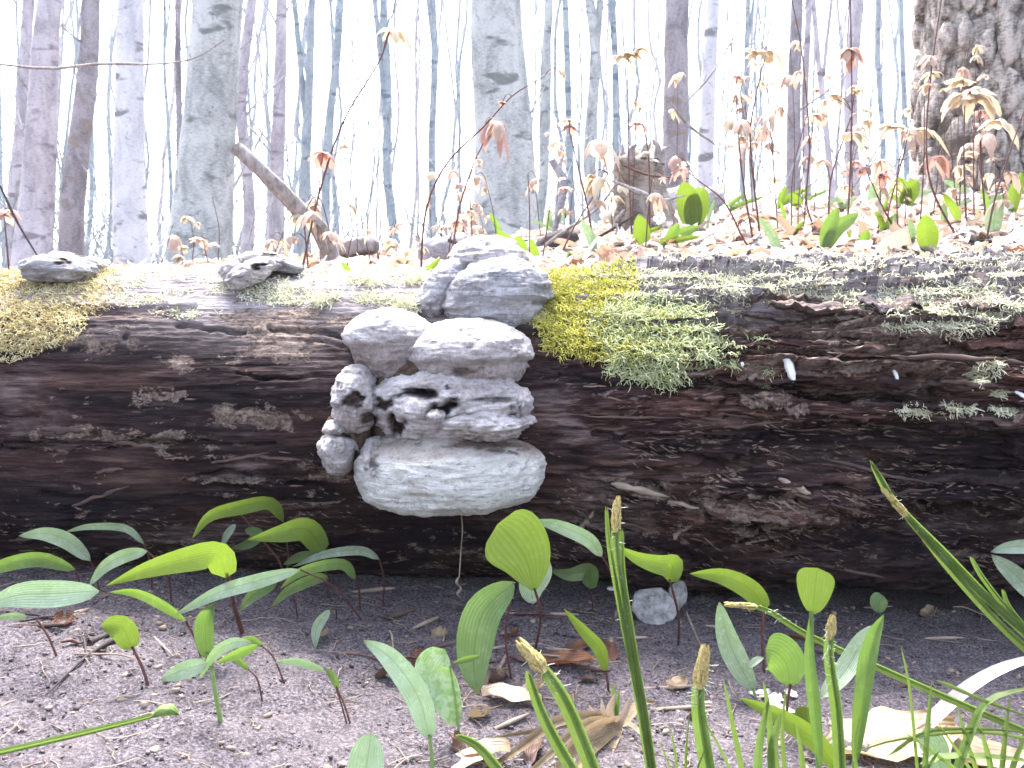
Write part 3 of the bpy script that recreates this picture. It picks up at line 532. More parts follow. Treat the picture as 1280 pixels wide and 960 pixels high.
moss('thin dry moss wisps left of the fungus on the log top', [(480, 352, 50, 6), (450, 378, 60, 6), (500, 385, 30, 8)], 700, m_mossp, .016, .0005, 10, .5)
# white flakes stuck to the log
def flake(px, py, L, W, ang, label, name='white_flake'):
    Q, nr, ok, th = log_pt([px], [py]); Q, nr = Q[0] + nr[0] * .004, nr[0]; d = np.array([math.sin(ang), 0, -math.cos(ang)]); s = np.cross(nr, d); t = np.linspace(0, 1, 9)
    V = []
    for i, tt in enumerate(t):
        ww = W * (math.sin(math.pi * min(1, .12 + tt * .8)) ** .6) * (1 + .12 * math.sin(tt * 19)) * .5; c_ = Q + d * (tt - .5) * L + nr * .0022 * math.sin(math.pi * tt)
        V += [c_ - s * ww, c_ - s * ww * .4 + nr * W * .25, c_ + s * ww * .4 + nr * W * .28, c_ + s * ww, c_ - nr * .001]
    put(name, V, [tuple(map(int, f)) for f in grid_faces(9, 5, True)] + [(4, 3, 2, 1, 0), tuple(40 + j for j in range(5))], m_chalk, None, loc=Q, label=label, cat='flake')
flake(985, 463, .028, .011, .35, 'white elongated flake stuck on the splintered wood right of the lichen')
flake(1116, 472, .014, .005, .4, 'tiny white flake on the dark ledge under the moss at right')
flake(1273, 496, .016, .005, 1.0, 'tiny white flake on the log at the right picture edge')
flake(926, 458, .005, .004, .2, 'tiny tan crumb beside the wispy lichen tuft', 'wood_crumb')
# ------------------------------------------------------------------ foreground plants
def blade(mb, P, W, tilt=0.0, fold=.25, nl=16, nw=7, shape=(.55, .8), twist=0.0, wav=0.0, cup=0.0):
    """P world midline base->tip; W full width; faces the camera turned by tilt about its own midline"""
    C = spline(P, nl); T = np.gradient(C, axis=0); T /= np.linalg.norm(T, axis=1, keepdims=True) + 1e-9
    cv = np.array([0, 0, CZ]) - C; cv /= np.linalg.norm(cv, axis=1, keepdims=True)
    S = np.cross(T, cv); S /= np.linalg.norm(S, axis=1, keepdims=True) + 1e-6
    for i in range(1, nl):
        if np.dot(S[i], S[i - 1]) < 0: S[i] = -S[i]
    for _ in range(3): S[1:-1] = (S[:-2] + S[1:-1] * 2 + S[2:]); S /= np.linalg.norm(S, axis=1, keepdims=True)
    Nn = np.cross(S, T); t = np.linspace(0, 1, nl); a, b = shape
    wp = np.clip(t, .0, 1) ** a * (1 - t) ** b; wp /= wp.max(); wp = np.maximum(wp, .05 * (1 - t) + .01)
    an = tilt + twist * (t - .3); Sd = np.cos(an)[:, None] * S + np.sin(an)[:, None] * Nn; Nd = -np.sin(an)[:, None] * S + np.cos(an)[:, None] * Nn
    u = np.linspace(-1, 1, nw)
    V = C[:, None] + (W / 2 * wp)[:, None, None] * (u[None, :, None] * Sd[:, None] + (fold * np.abs(u) ** 1.3 - fold * .4)[None, :, None] * Nd[:, None])
    if wav: V = V + Nd[:, None] * (wav * np.sin(t * 11)[:, None] * u[None] ** 2 * np.sign(u)[None])[..., None]
    U = np.stack(np.broadcast_arrays(u[None, :], t[:, None], 0 * t[:, None]), -1).reshape(-1, 3)
    mb.add(V.reshape(-1, 3), grid_faces(nl, nw), U); return mb
class Plant:
    def __init__(s, name, label, cat, base, group=None):
        s.b = g_pt(*base) if len(base) == 2 else np.array(base); s.o = thing(name, label, cat, s.b, group); s.d = s.b[1]; s.k = -.055 if s.d > .79 and s.b[2] < .1 else 0.0
    def leaf(s, pts, w, mat=None, d=0.0, dt=0.0, tilt=.5, name='leaf', **k):
        """pts in pixels from tip to base; d offset of the leaf base in depth, dt extra at the tip"""
        pts = pts[::-1]; m = len(pts); P = [at(x, y, s.d + s.k + d + dt * i / (m - 1)) for i, (x, y) in enumerate(pts)]
        W = w / F * s.d * 1.02 / max(.35, math.cos(tilt)); mb = MB(); blade(mb, P, W, tilt, **k); mb.put(name, mat or m_leafg, s.o); return s
    def stem(s, pts, r=.0011, mat=None, d=0.0, ground=True, name='stem', r2=None):
        m = len(pts); P = [at(x, y, s.d + (d + s.k) * i / (m - 1)) for i, (x, y) in enumerate(pts)]
        if ground: P[0] = s.b - np.array([0, 0, .004])
        mb = MB(); tube(mb, P, [r, r2 or r * .8], 6); mb.put(name, mat or m_rstem, s.o); return s
LILY = 'broad green leaves growing in front of the log'
def PL(label, base): return Plant('woodland_plant', label, 'plant', base, LILY)
L_, B_, G_, MO = m_leafp, m_leafb, m_leafg, m_leafm
PL('topmost arched leaf against the dark log at left, tip drooping left', (352, 742)).leaf([(240, 673), (262, 645), (300, 634), (338, 629), (354, 652)], 17, B_, .02, -.05, .6).stem([(352, 742), (360, 700), (354, 652)], .001, d=.02)
PL('broad bright yellow green leaf bent over, just below the topmost arched leaf', (410, 748)).leaf([(309, 675), (349, 667), (383, 662), (404, 690)], 28, B_, .0, -.05, .3, shape=(.35, .9)).stem([(410, 748), (408, 720), (404, 690)], .0011)
PL('long broad drooping leaf with dark red stem, left of center, backlit bright green', (304, 790)).leaf([(133, 732), (180, 713), (232, 699), (272, 694), (282, 722)], 32, B_, .0, -.06, .35, shape=(.3, .9)).leaf([(208, 698), (222, 692), (240, 690)], 8, L_, 0, 0, .2).stem([(304, 790), (292, 755), (284, 712)], .0022)
PL('long narrow pale leaf pointing lower left above the small upright leaf', (455, 775)).leaf([(217, 770), (270, 742), (319, 727), (375, 712)], 17, L_, -.02, -.06, .3).stem([(455, 775), (420, 735), (375, 712)], .001, d=-.02)
PL('short shaded leaf hanging behind the long narrow pale leaf', (372, 768)).leaf([(299, 763), (319, 742), (346, 729)], 15, G_, -.0, -.03, .2).stem([(372, 768), (365, 740), (346, 729)], .0009)
PL('arching pair of slim leaves at the right end of the left leaf cluster', (450, 762)).leaf([(350, 736), (378, 714), (427, 705), (444, 724)], 13, G_, .0, -.03, .4).leaf([(339, 759), (360, 739), (392, 724), (410, 722)], 13, G_, 0, -.03, .3).stem([(450, 762), (449, 740), (444, 724)], .001)
PL('long slim arched leaf highest at the right end of the left cluster', (478, 755)).leaf([(365, 709), (405, 693), (450, 688), (474, 699)], 11, L_, .01, -.03, .5).leaf([(354, 706), (375, 696), (400, 693)], 12, G_, .03, 0, .3).stem([(478, 755), (480, 725), (474, 699)], .001, d=.01)
PL('small oval leaf held over the cluster, behind the twig with a bud', (340, 740)).leaf([(288, 686), (310, 680), (322, 668), (306, 662)], 14, G_, .03, 0, .4).leaf([(277, 684), (284, 668), (294, 655)], 9, L_, .03, 0, .2).stem([(340, 740), (352, 709), (325, 672), (300, 642)], .0012, d=.03)
PL('upper leaf near the left edge, broad and drooping right', (125, 742)).leaf([(23, 670), (56, 667), (86, 677), (113, 701)], 19, L_, .03, -.03, .4).stem([(125, 742), (120, 720), (113, 701)], .001, d=.03)
PL('thin edge-on arched leaf above the left cluster', (190, 738)).leaf([(81, 665), (112, 658), (157, 660), (180, 680)], 9, L_, .03, -.02, .8).stem([(190, 738), (188, 705), (180, 680)], .001, d=.03)
PL('leaf cut by the left picture edge, second from the top', (100, 748)).leaf([(-40, 728), (0, 708), (49, 699), (94, 712)], 18, G_, .02, -.03, .4).stem([(100, 748), (99, 728), (94, 712)], .001, d=.02)
PL('slim leaf rising to the right between left edge leaves and the broad drooping leaf', (215, 752)).leaf([(111, 733), (131, 708), (157, 694), (184, 689)], 16, L_, .0, -.02, .4).stem([(215, 752), (208, 715), (184, 689)], .001)
PL('widest pale leaf at the left edge, lying almost flat', (73, 821)).leaf([(-20, 758), (22, 744), (67, 742), (124, 739)], 34, L_, .0, -.03, .25).leaf([(-10, 773), (15, 770), (34, 771)], 9, L_, 0, 0, .5).stem([(73, 821), (60, 795), (44, 772)], .001)
PL('slim leaf curving down to a dark stem between the two small leaf groups', (253, 821)).leaf([(137, 740), (169, 741), (202, 756), (232, 776)], 12, G_, .0, -.03, .5).stem([(253, 821), (245, 800), (232, 776)], .0014)
PL('single small round leaf on a dark stem in the bare soil', (187, 857)).leaf([(127, 784), (140, 782), (155, 788), (165, 812)], 30, B_, .0, -.01, .2, shape=(.35, .6)).stem([(187, 857), (178, 835), (165, 808)], .0013)
PL('small upright folded leaf standing behind the splayed three leaf plant', (259, 826)).leaf([(268, 754), (256, 780), (259, 824)], 24, G_, .0, .0, .2, fold=.6).stem([(259, 826), (259, 815)], .0015, m_gstem)
PL('splayed plant with three pale leaves at one level in the bare soil', (277, 904)).leaf([(200, 850), (229, 838), (259, 829)], 22, L_, .0, -.02, .3).leaf([(249, 849), (268, 818), (290, 804), (315, 803)], 14, L_, -.02, .03, .3).leaf([(270, 829), (298, 817), (322, 806)], 13, G_, .0, 0, .4).stem([(277, 904), (270, 870), (264, 832)], .0018, m_gstem)
PL('leaning dark stem with thin leaf right of the splayed plant', (358, 855)).leaf([(300, 800), (315, 800), (328, 808)], 10, G_, .0, 0, .4).stem([(358, 855), (342, 822), (326, 806)], .0008)
PL('second leaning dark stem right of the splayed plant, carrying a narrow leaf', (329, 877)).leaf([(285, 822), (298, 826), (312, 838)], 8, G_, .0, 0, .4).stem([(329, 877), (322, 850), (310, 836)], .0008)
PL('small hanging pale leaf under the right end of the left cluster', (420, 772)).leaf([(394, 811), (396, 785), (412, 762)], 12, L_, -.02, 0, .2).stem([(420, 772), (420, 762), (412, 762)], .0008, d=-.02)
PL('low forked plant with a flat leaf and a drooping leaf at bottom left center', (440, 906)).leaf([(343, 828), (371, 827), (406, 838)], 10, L_, .0, -.01, .6).leaf([(423, 864), (418, 850), (408, 836)], 10, G_, 0, 0, .3).stem([(442, 910), (430, 880), (420, 858)], .0008).stem([(437, 918), (428, 885), (420, 860)], .0007, ground=False)
PL('long pale leaf rising to the left from the bottom of the picture', (541, 975)).leaf([(454, 800), (487, 822), (521, 868), (538, 925)], 32, L_, -.0, -.0, .2, shape=(.45, .8)).stem([(541, 975), (540, 950), (537, 918)], .0016, m_gstem)
PL('blotched grey green leaf hanging left of the big drooping leaf', (575, 925)).leaf([(571, 908), (556, 868), (540, 835), (556, 812)], 46, MO, -.0, 0, .1, shape=(.4, .55), wav=.001).leaf([(566, 829), (580, 825), (600, 820)], 8, G_, 0, 0, .2).stem([(575, 925), (570, 880), (562, 830)], .001, m_gstem)
PL('large mid green leaf drooping to the lower left below the fungus', (640, 850)).leaf([(597, 868), (592, 820), (604, 765), (643, 728)], 46, G_, -.03, -.03, .2, fold=.15, shape=(.6, .75)).stem([(640, 850), (632, 800), (636, 760), (643, 728)], .0012, d=-.03)
PL('brightest green broad cupped leaf directly below the fungus', (668, 812)).leaf([(622, 655), (640, 672), (658, 700), (668, 738)], 74, B_, -.02, .0, .1, shape=(.75, .42), fold=.12).leaf([(667, 755), (664, 735), (672, 712), (660, 700)], 34, L_, .0, 0, .1, shape=(.4, .6)).stem([(668, 812), (676, 770), (668, 735)], .0014, d=-.02)
PL('slim leaf arching left over a thin dark stem, beside the tall spike', (783, 795)).leaf([(666, 650), (697, 657), (735, 674), (752, 696)], 17, L_, .0, -.02, .4).stem([(783, 795), (774, 745), (762, 712), (750, 692)], .001)
PL('small folded leaf low against the log under the slim arching leaf', (742, 765)).leaf([(687, 713), (712, 718), (736, 714), (737, 736)], 20, G_, .0, -.02, .4, shape=(.35, .8)).stem([(742, 765), (740, 750), (737, 733)], .001)
PL('curved leaf on dark red stem just left of the grey bark flake', (848, 806)).leaf([(769, 682), (799, 698), (828, 706), (840, 706), (837, 728)], 26, B_, .0, -.02, .35, shape=(.35, .85)).stem([(848, 806), (848, 770), (837, 724)], .0015)
PL('narrow green leaf leaning left above the dry tuft', (760, 866)).leaf([(705, 761), (731, 790), (750, 812), (757, 840)], 17, B_, .0, -.0, .3).stem([(760, 866), (760, 855), (757, 838)], .0014)
PL('pale leaf tip rising from the bottom edge left of center', (452, 1010)).leaf([(464, 916), (458, 955), (452, 1010)], 46, L_, .0, 0, .1, shape=(.5, .55)).stem([(452, 1010), (452, 1000)], .002, m_gstem)
PL('bright leaf bent left at the base of the log right of the bark flake', (956, 842)).leaf([(862, 717), (903, 720), (938, 737), (957, 762)], 26, B_, .0, -.03, .3, shape=(.4, .8)).stem([(956, 842), (953, 805), (955, 755)], .0015)
PL('upright slim blue green leaf leaning left, right of the brown dead stalk', (945, 875)).leaf([(899, 752), (908, 793), (922, 827), (942, 864)], 30, L_, .0, .0, .2, shape=(.5, .7)).stem([(945, 875), (944, 870), (941, 860)], .0014, m_gstem)
PL('upright spoon shaped leaf on a tall green stem at right', (1026, 985)).leaf([(1022, 710), (1019, 730), (1016, 768)], 44, B_, -.02, .0, .1, shape=(.6, .4), fold=.1).leaf([(1014, 762), (1012, 820), (1018, 880), (1026, 960)], 15, G_, -.02, 0, .2, name='sheath').stem([(1026, 985), (1016, 860), (1014, 764)], .0018, m_gstem, d=-.02)
PL('heart shaped green leaf lower left of the spoon shaped leaf', (986, 915)).leaf([(957, 812), (970, 815), (983, 830), (988, 858)], 52, G_, .0, .0, .15, shape=(.5, .4), fold=.15).leaf([(955, 822), (945, 826), (936, 834)], 9, L_, 0, 0, .3).stem([(986, 915), (984, 885), (988, 855)], .0013)
PL('tiny heart shaped leaf alone in front of the dark log at right', (1098, 800)).leaf([(1105, 745), (1099, 752), (1098, 766)], 20, G_, .0, .0, .2, shape=(.5, .4)).stem([(1098, 800), (1097, 784), (1098, 764)], .0006)
PL('folded two toned upright leaf with a pale wing at right', (1066, 985)).leaf([(1105, 768), (1092, 800), (1082, 850), (1068, 960)], 22, G_, .0, .0, .3, fold=.7).leaf([(1100, 780), (1080, 800), (1055, 840), (1026, 872)], 26, L_, .01, 0, .3).stem([(1066, 985), (1068, 950)], .002, m_gstem)
PL('broad bright leaf lying low across the grass at bottom right', (1050, 975)).leaf([(924, 872), (975, 896), (1018, 925), (1050, 965)], 26, B_, .0, .0, .2).stem([(1050, 975), (1050, 965)], .002, m_gstem)
PL('small rounded leaf low between the grass blades', (1012, 935)).leaf([(1006, 882), (1008, 898), (1018, 915)], 26, B_, .0, .0, .2, shape=(.5, .4)).stem([(1012, 935), (1016, 925), (1018, 912)], .001)
PL('pale pair of leaves entering at the right edge', (1330, 815)).leaf([(1238, 690), (1262, 684), (1300, 684), (1340, 700)], 17, L_, .0, .0, .4).leaf([(1239, 693), (1262, 712), (1300, 745), (1340, 760)], 24, L_, 0, 0, .2).stem([(1330, 815), (1340, 750)], .002, m_gstem)
PL('pale leaf stub among the brown leaf at the bottom right', (1178, 975)).leaf([(1148, 922), (1165, 930), (1180, 972)], 36, L_, .0, .0, .1, shape=(.5, .4)).stem([(1178, 975), (1179, 965)], .001, m_gstem)
# sedges with bristly spikes
def sedge(label, base, stems, group='sedge stalks with bristly spikes'):
    p = Plant('sedge', label, 'sedge', base, group)
    for (pts, r, tip, mat) in stems:
        pts2 = pts[::-1]; m = len(pts2); P = np.array([at(x, y, p.d + .0 + tip * i / (m - 1)) for i, (x, y) in enumerate(pts2)]); P0 = P.copy()
        mb = MB(); blade(mb, P, r * 2.6, .35, fold=.5, nl=26, nw=5, shape=(.05, .28)); blade(mb, P + np.array([.001, -.001, 0]), r * 1.7, -.6, fold=.5, nl=26, nw=5, shape=(.05, .3)); mb.put('blade', m_grass, p.o)
        if mat:
            C = spline(P0, 40); i0 = 33 if mat == 1 else 30; cp = C[i0:]; mb = MB(); V, Fc, caps = tubes(cp, r * .75 * np.linspace(1.05, .45, len(cp)), 7); 
            for q in range(60 if mat == 1 else 80):
                k = rs.uniform(0, 1); c_ = cp[min(len(cp) - 1, int(k * len(cp)))]; dd = np.array([rs.gauss(0, 1), rs.gauss(0, 1), rs.gauss(0, 1)]); tg = cp[-1] - cp[0]; tg /= np.linalg.norm(tg); dd -= tg * dd.dot(tg); dd /= np.linalg.norm(dd)
                a_ = c_ + dd * r * .3; b_ = c_ + dd * r * 1.05 * (1.15 - k * .7) + tg * r * 2.6; mb2 = tubes(np.array([a_, (a_ + b_) / 2 + dd * r * .2, b_]), np.array([[r * .32, r * .35, r * .08]]), 4); mb.add(mb2[0], mb2[1])
            mb.add(V, Fc); mb.put('spikelet', m_catkin, p.o)
            hb = MB(); ch = C[18:]
            for q in range(34):
                k = rs.uniform(0, 1) ** .7; c_ = ch[min(len(ch) - 1, int(k * len(ch)))]; dd = np.array([rs.gauss(0, 1), rs.gauss(0, .5), rs.gauss(0, .5)]); dd /= np.linalg.norm(dd)
                L = r * rs.uniform(1, 2.6); v = tubes(np.array([c_, c_ + dd * L * .5, c_ + dd * L + np.array([0, 0, rs.gauss(0, .001)])]), np.array([[.00022, .0002, .0001]]), 3); hb.add(v[0], v[1])
            hb.put('bristle', m_hair, p.o)
    return p
sedge('tall straight spiky stalk rising in front of the log at center', (818, 985), [([(771, 634), (770, 690), (785, 787), (802, 881), (818, 985)], .0030, .02, 1), ([(757, 632), (762, 690), (780, 787), (800, 881), (818, 985)], .0014, .02, 0), ([(776, 660), (778, 720), (790, 800), (818, 985)], .0020, .02, 0)])
sedge('pair of thick stalks with brown tips at bottom center', (756, 1000), [([(660, 815), (690, 850), (715, 895), (756, 1000)], .0042, .0, 2), ([(658, 838), (676, 888), (700, 935), (740, 1000)], .0034, .0, 0)])
sedge('short bristly stalk leaning in from the bottom edge', (650, 1000), [([(569, 919), (594, 930), (618, 955), (650, 1000)], .0028, .0, 0)])
sedge('short thick stalk with pale brown catkin at bottom right center', (892, 1000), [([(879, 826), (873, 875), (880, 930), (892, 1000)], .0042, .0, 2)])
sedge('slender stalk with brown tip between spoon leaf and folded leaf', (1052, 1000), [([(1039, 783), (1036, 820), (1046, 893), (1052, 1000)], .0030, .0, 1)])
sedge('long stalk slanting down to the right across the bottom right corner', (1330, 945), [([(914, 756), (957, 762), (1007, 792), (1091, 831), (1195, 877), (1330, 935)], .0022, .0, 1)])
sedge('leafy stalk leaning up left over the dark log at the right edge', (1345, 880), [([(1087, 575), (1118, 627), (1180, 690), (1240, 752), (1345, 850)], .0030, .0, 0), ([(1110, 618), (1160, 675), (1220, 735), (1345, 842)], .0030, .0, 1), ([(1088, 577), (1105, 605), (1120, 635)], .0016, .0, 0), ([(1130, 640), (1190, 715), (1260, 790), (1345, 865)], .0028, .0, 0), ([(1212, 695), (1230, 725), (1270, 775), (1345, 860)], .0018, 0, 0), ([(1252, 736), (1268, 768), (1345, 855)], .0014, 0, 0)])
p = sedge('yellowish fallen stalk with a small cone lying on the soil at lower left', (-30, 950), [([(208, 890), (150, 905), (80, 922), (-30, 947)], .0016, .0, 0)])
mb = MB(); tube(mb, [at(190, 896, p.d), at(203, 889, p.d), at(213, 888, p.d), at(224, 893, p.d)], [.001, .004, .004, .001], 8, 14, .5); mb.put('cone', m_grass, p.o)
# grass tufts at the bottom right
def tuft(label, base, blades_, mat=None, name='grass_tuft', group='grass tufts in the foreground', cat='grass', lie=False):
    p = Plant(name, label, cat, base, group)
    for (pts, w_) in blades_: p.leaf(pts, w_, mat or m_grass, -.004, (g_pt(*pts[0])[1] - p.d - .004) if lie else 0, rs.uniform(0, .6), 'blade', shape=(.12, .6), fold=.5, nl=12, nw=3)
    return p
tuft('upright grass tuft beside the thick catkin stalk', (970, 1000), [([(954, 850), (962, 900), (966, 1000)], 9), ([(962, 870), (950, 930), (946, 1000)], 12), ([(904, 848), (916, 905), (935, 1000)], 7), ([(982, 860), (978, 920), (984, 1000)], 6), ([(976, 890), (966, 940), (974, 1000)], 16), ([(995, 905), (1003, 950), (1005, 1000)], 8), ([(880, 900), (900, 935), (930, 1000)], 4)])
tuft('dense low grass blades at the bottom right corner', (1250, 1000), [([(1196, 880), (1210, 930), (1235, 1000)], 6), ([(1222, 900), (1236, 945), (1246, 1000)], 8), ([(1262, 872), (1256, 930), (1250, 1000)], 7), ([(1290, 905), (1270, 950), (1256, 1000)], 8), ([(1130, 915), (1180, 950), (1240, 1000)], 6), ([(1170, 900), (1205, 950), (1240, 1000)], 5)])
tuft('thin grass tuft right of the folded leaf', (1150, 1000), [([(1126, 806), (1138, 870), (1150, 1000)], 4), ([(1165, 850), (1160, 910), (1154, 1000)], 7), ([(1175, 938), (1160, 960), (1140, 1000)], 6), ([(1075, 890), (1068, 940), (1080, 1000)], 5)])
tuft('arching grass blades at the right bottom corner', (1230, 1000), [([(1300, 857), (1237, 875), (1212, 920), (1190, 985)], 11), ([(1300, 918), (1240, 912), (1160, 915), (1110, 945)], 5), ([(1330, 960), (1260, 948), (1190, 945), (1150, 955)], 8), ([(1300, 900), (1240, 880), (1170, 850)], 5), ([(1060, 945), (1120, 925), (1230, 915), (1330, 935)], 4)])
tuft('wispy grass at the bottom edge right of the tall stalk', (855, 1000), [([(838, 905), (845, 950), (850, 1000)], 4), ([(822, 920), (838, 960), (852, 1000)], 3), ([(862, 890), (858, 940), (857, 1000)], 4), ([(885, 930), (872, 960), (862, 1000)], 3)])
tuft('bleached white dry blade slanting across the bottom right corner', (1145, 925), [([(1330, 815), (1280, 826), (1237, 843), (1195, 872), (1145, 920)], 17)], m_white, 'dry_grass', cat='dry grass')
tuft('dry straw tuft with brown heart at bottom center', (768, 915), [([(770, 865), (762, 890), (768, 915)], 12), ([(752, 872), (756, 895), (768, 915)], 9), ([(790, 870), (782, 890), (770, 915)], 10), ([(735, 880), (750, 900), (768, 915)], 8)], m_tan, 'dry_tuft', cat='dry grass')
tuft('long curling straw blades fanning left from the dry tuft', (765, 912), [([(610, 960), (650, 935), (700, 900), (765, 895)], 14), ([(640, 985), (690, 940), (730, 905), (770, 900)], 12), ([(680, 990), (710, 940), (745, 910), (775, 905)], 20), ([(745, 990), (752, 950), (770, 905)], 22), ([(820, 878), (800, 880), (775, 910)], 12), ([(815, 940), (800, 915), (780, 900)], 6), ([(600, 925), (660, 915), (720, 905)], 6), ([(700, 985), (740, 935), (772, 905)], 16)], m_straw2, 'dry_tuft', cat='dry grass', lie=True)
p = tuft('green shoot rising from the dry tuft', (770, 895), [([(766, 853), (768, 875), (770, 895)], 8), ([(774, 862), (772, 880), (771, 895)], 6)], m_grass)
# fallen leaves, chips, twigs on the soil
def dleaf(label, c, L, W, yaw, mat, curl=.5, lift=.004, pitch=0.1, name='dead_leaf', cat='dead leaf', group=None, back=False, seed=0, thick=.0007):
    g = np.random.default_rng(seed + int(abs(c[0]) * 1e4)); nl, nw = 15, 9; t = np.linspace(0, 1, nl)[:, None]; u = np.linspace(-1, 1, nw)[None]
    wp = W / 2 * (np.sin(math.pi * np.clip(t * .94 + .03, 0, 1)) ** .7) * (1 + .16 * np.sin(t * 17 + g.uniform(0, 6)))
    x = (t - .5) * L + 0 * u; y = u * wp; z = curl * W * .35 * u ** 2 * (1 + .6 * np.sin(t * 5 + g.uniform(0, 6))) + curl * L * .12 * np.sin(t * 4 + g.uniform(0, 6)) + .05 * W * fbm(x * 120, y * 120, 0, seed)
    P = np.stack([x, y, z + lift], -1); cy, sy, cp, sp = math.cos(yaw), math.sin(yaw), math.cos(pitch), math.sin(pitch)
    P = np.stack([P[..., 0] * cp - P[..., 2] * sp, P[..., 1], P[..., 0] * sp + P[..., 2] * cp], -1)
    P = np.stack([P[..., 0] * cy - P[..., 1] * sy, P[..., 0] * sy + P[..., 1] * cy, P[..., 2]], -1) + c
    o = put(name, P.reshape(-1, 3), grid_faces(nl, nw), mat, None, loc=c, uv=np.stack(np.broadcast_arrays(u, t, 0 * t), -1).reshape(-1, 3), label=label, cat=cat, group=group); return o
dleaf('crumpled tan dead leaf lying at the bottom right under the grass', g_pt(1120, 935), .11, .075, .2, m_straw2, .3)
dleaf('paler tan dead leaf at the bottom right corner', g_pt(1215, 948), .08, .05, -.3, m_straw2, .4)
dleaf('curled tan leaf on the soil left of the paired stalks', g_pt(640, 878), .05, .025, -.3, m_tan, .5)
dleaf('bleached leaf scrap at the bottom edge left of the straw', g_pt(595, 955), .05, .025, .1, m_tan, .5)
dleaf('brown curled leaf behind the paired stalks', g_pt(700, 830), .07, .03, -.6, m_brown, .4)
dleaf('small red brown leaf scrap beside the narrow green leaf', g_pt(722, 815), .03, .02, .5, m_brown, .3)
scr = sorted([(620, 850), (655, 870), (560, 870), (690, 860), (735, 855), (600, 900), (548, 800), (520, 830), (480, 850), (665, 940), (845, 860), (870, 900), (705, 880), (760, 825), (1010, 800), (1160, 770), (80, 780), (400, 800), (640, 795), (585, 940)])
for k, (px, py) in enumerate(scr):
    dleaf('%s from the left of the brown leaf and bark scraps strewn on the soil' % wordn[k], g_pt(px, py), .018 + .022 * rs.random(), .008 + .012 * rs.random(), rs.uniform(-1.5, 1.5), [m_brown, m_straw2, m_dscrap][k % 3], .7, .002, rs.uniform(-.1, .5), name='leaf_scrap', cat='leaf scrap', group='brown scraps on the soil', seed=k)
for k, (px, py, s_) in enumerate(((950, 872, .013), (968, 880, .014), (988, 872, .010), (980, 893, .012), (1075, 905, .010), (1050, 915, .009))):
    dleaf('white petal scrap on the soil, %s from the left of the pale scraps' % ('first', 'second', 'fourth', 'third', 'sixth', 'fifth')[k], g_pt(px, py), s_ * 1.4, s_, k, m_petal, .5, .003, name='white_petal', cat='petal', group='white petal scraps near the heart leaf', seed=k)
def chip(name, label, c, size, mat, cat, seed, rot=0.0, tiltx=0.0, group=None, parent=None):
    g = np.random.default_rng(seed); nu, nv = 22, 12; th = np.linspace(0, 2 * math.pi, nu, endpoint=False); ph = np.linspace(-math.pi / 2, math.pi / 2, nv); PH, TH = np.meshgrid(ph, th, indexing='ij')
    r = 1 + .28 * fbm(np.cos(TH) * 2 + seed, np.sin(TH) * 2, 0, seed); cpw = np.abs(np.cos(PH)) ** .45; sz = np.sign(np.sin(PH)) * np.abs(np.sin(PH)) ** .7
    P = np.stack([np.cos(TH) * cpw * r * size[0], np.sin(TH) * cpw * r * size[1], sz * size[2]], -1); P[..., 2] += size[2] * .5 * fbm(P[..., 0] * 90, P[..., 1] * 90, P[..., 2] * 90, seed)
    ct, st = math.cos(tiltx), math.sin(tiltx); P = np.stack([P[..., 0], P[..., 1] * ct - P[..., 2] * st, P[..., 1] * st + P[..., 2] * ct], -1)
    c_, s_ = math.cos(rot), math.sin(rot); P = np.stack([P[..., 0] * c_ - P[..., 2] * s_, P[..., 1], P[..., 0] * s_ + P[..., 2] * c_], -1) + c
    return put(name, P.reshape(-1, 3), grid_faces(nv, nu, True), mat, parent, loc=None if parent else c, label=label, cat=cat, group=group)
chip('bark_flake', 'rough grey flat bark flake leaning at the foot of the log', g_pt(818, 775, .014), (.024, .022, .004), m_stone, 'bark flake', 5, .1, .75)
chip('bark_flake', 'small grey bark flake behind the larger one by the curved leaf stem', g_pt(845, 765, .016), (.011, .018, .003), m_stone, 'bark flake', 8, -.5, 1.0)
chip('wood_scrap', 'tiny white scrap at the log foot beside the tall stalk', g_pt(765, 738, .002), (.006, .004, .002), m_chalk, 'scrap', 9)
def rod(name, label, pts, r, mat, cat, n=7, nz=.25, seg=14, group=None):
    c = pts[0]; mb = MB(); tube(mb, pts, r, n, seg, nz, int(abs(c[0]) * 999)); return mb.put(name, mat, None, loc=c, label=label, cat=cat, group=group)
rod('twig', 'thin dark bent twig lying on the bare soil at left', [g_pt(60, 870, .002), g_pt(100, 832, .003), g_pt(125, 815, .004), g_pt(145, 803, .003)], [.0006, .0012, .002, .0022], m_dtwig, 'twig')
rod('twig', 'short thick dark twig above the small round leaf stem', [g_pt(112, 808, .003), g_pt(138, 796, .003)], [.003, .002], m_dtwig, 'twig')
rod('dead_stalk', 'thin dry stalk hanging from the fungus down to the soil', [at(575, 632, .88), at(578, 660, .875), at(576, 690, .87), at(574, 722, .865)], [.0006, .0007, .0008], m_chip, 'stalk')
rod('seed_husk', 'dry crumpled husk at the lower end of the hanging stalk', [at(574, 720, .865), at(571, 728, .862), at(576, 735, .865), at(572, 742, .862), at(576, 748, .865)], [.0008, .0030, .0016, .0036, .0022, .0006], m_chip, 'husk', 7, 1.2, 22)
rod('dead_stalk', 'leaning thin reddish dead stalk left of the bent bright leaf', [g_pt(878, 812), at(866, 785, g_pt(878, 812)[1]), at(858, 765, g_pt(878, 812)[1])], [.001, .0008], m_chip, 'stalk')
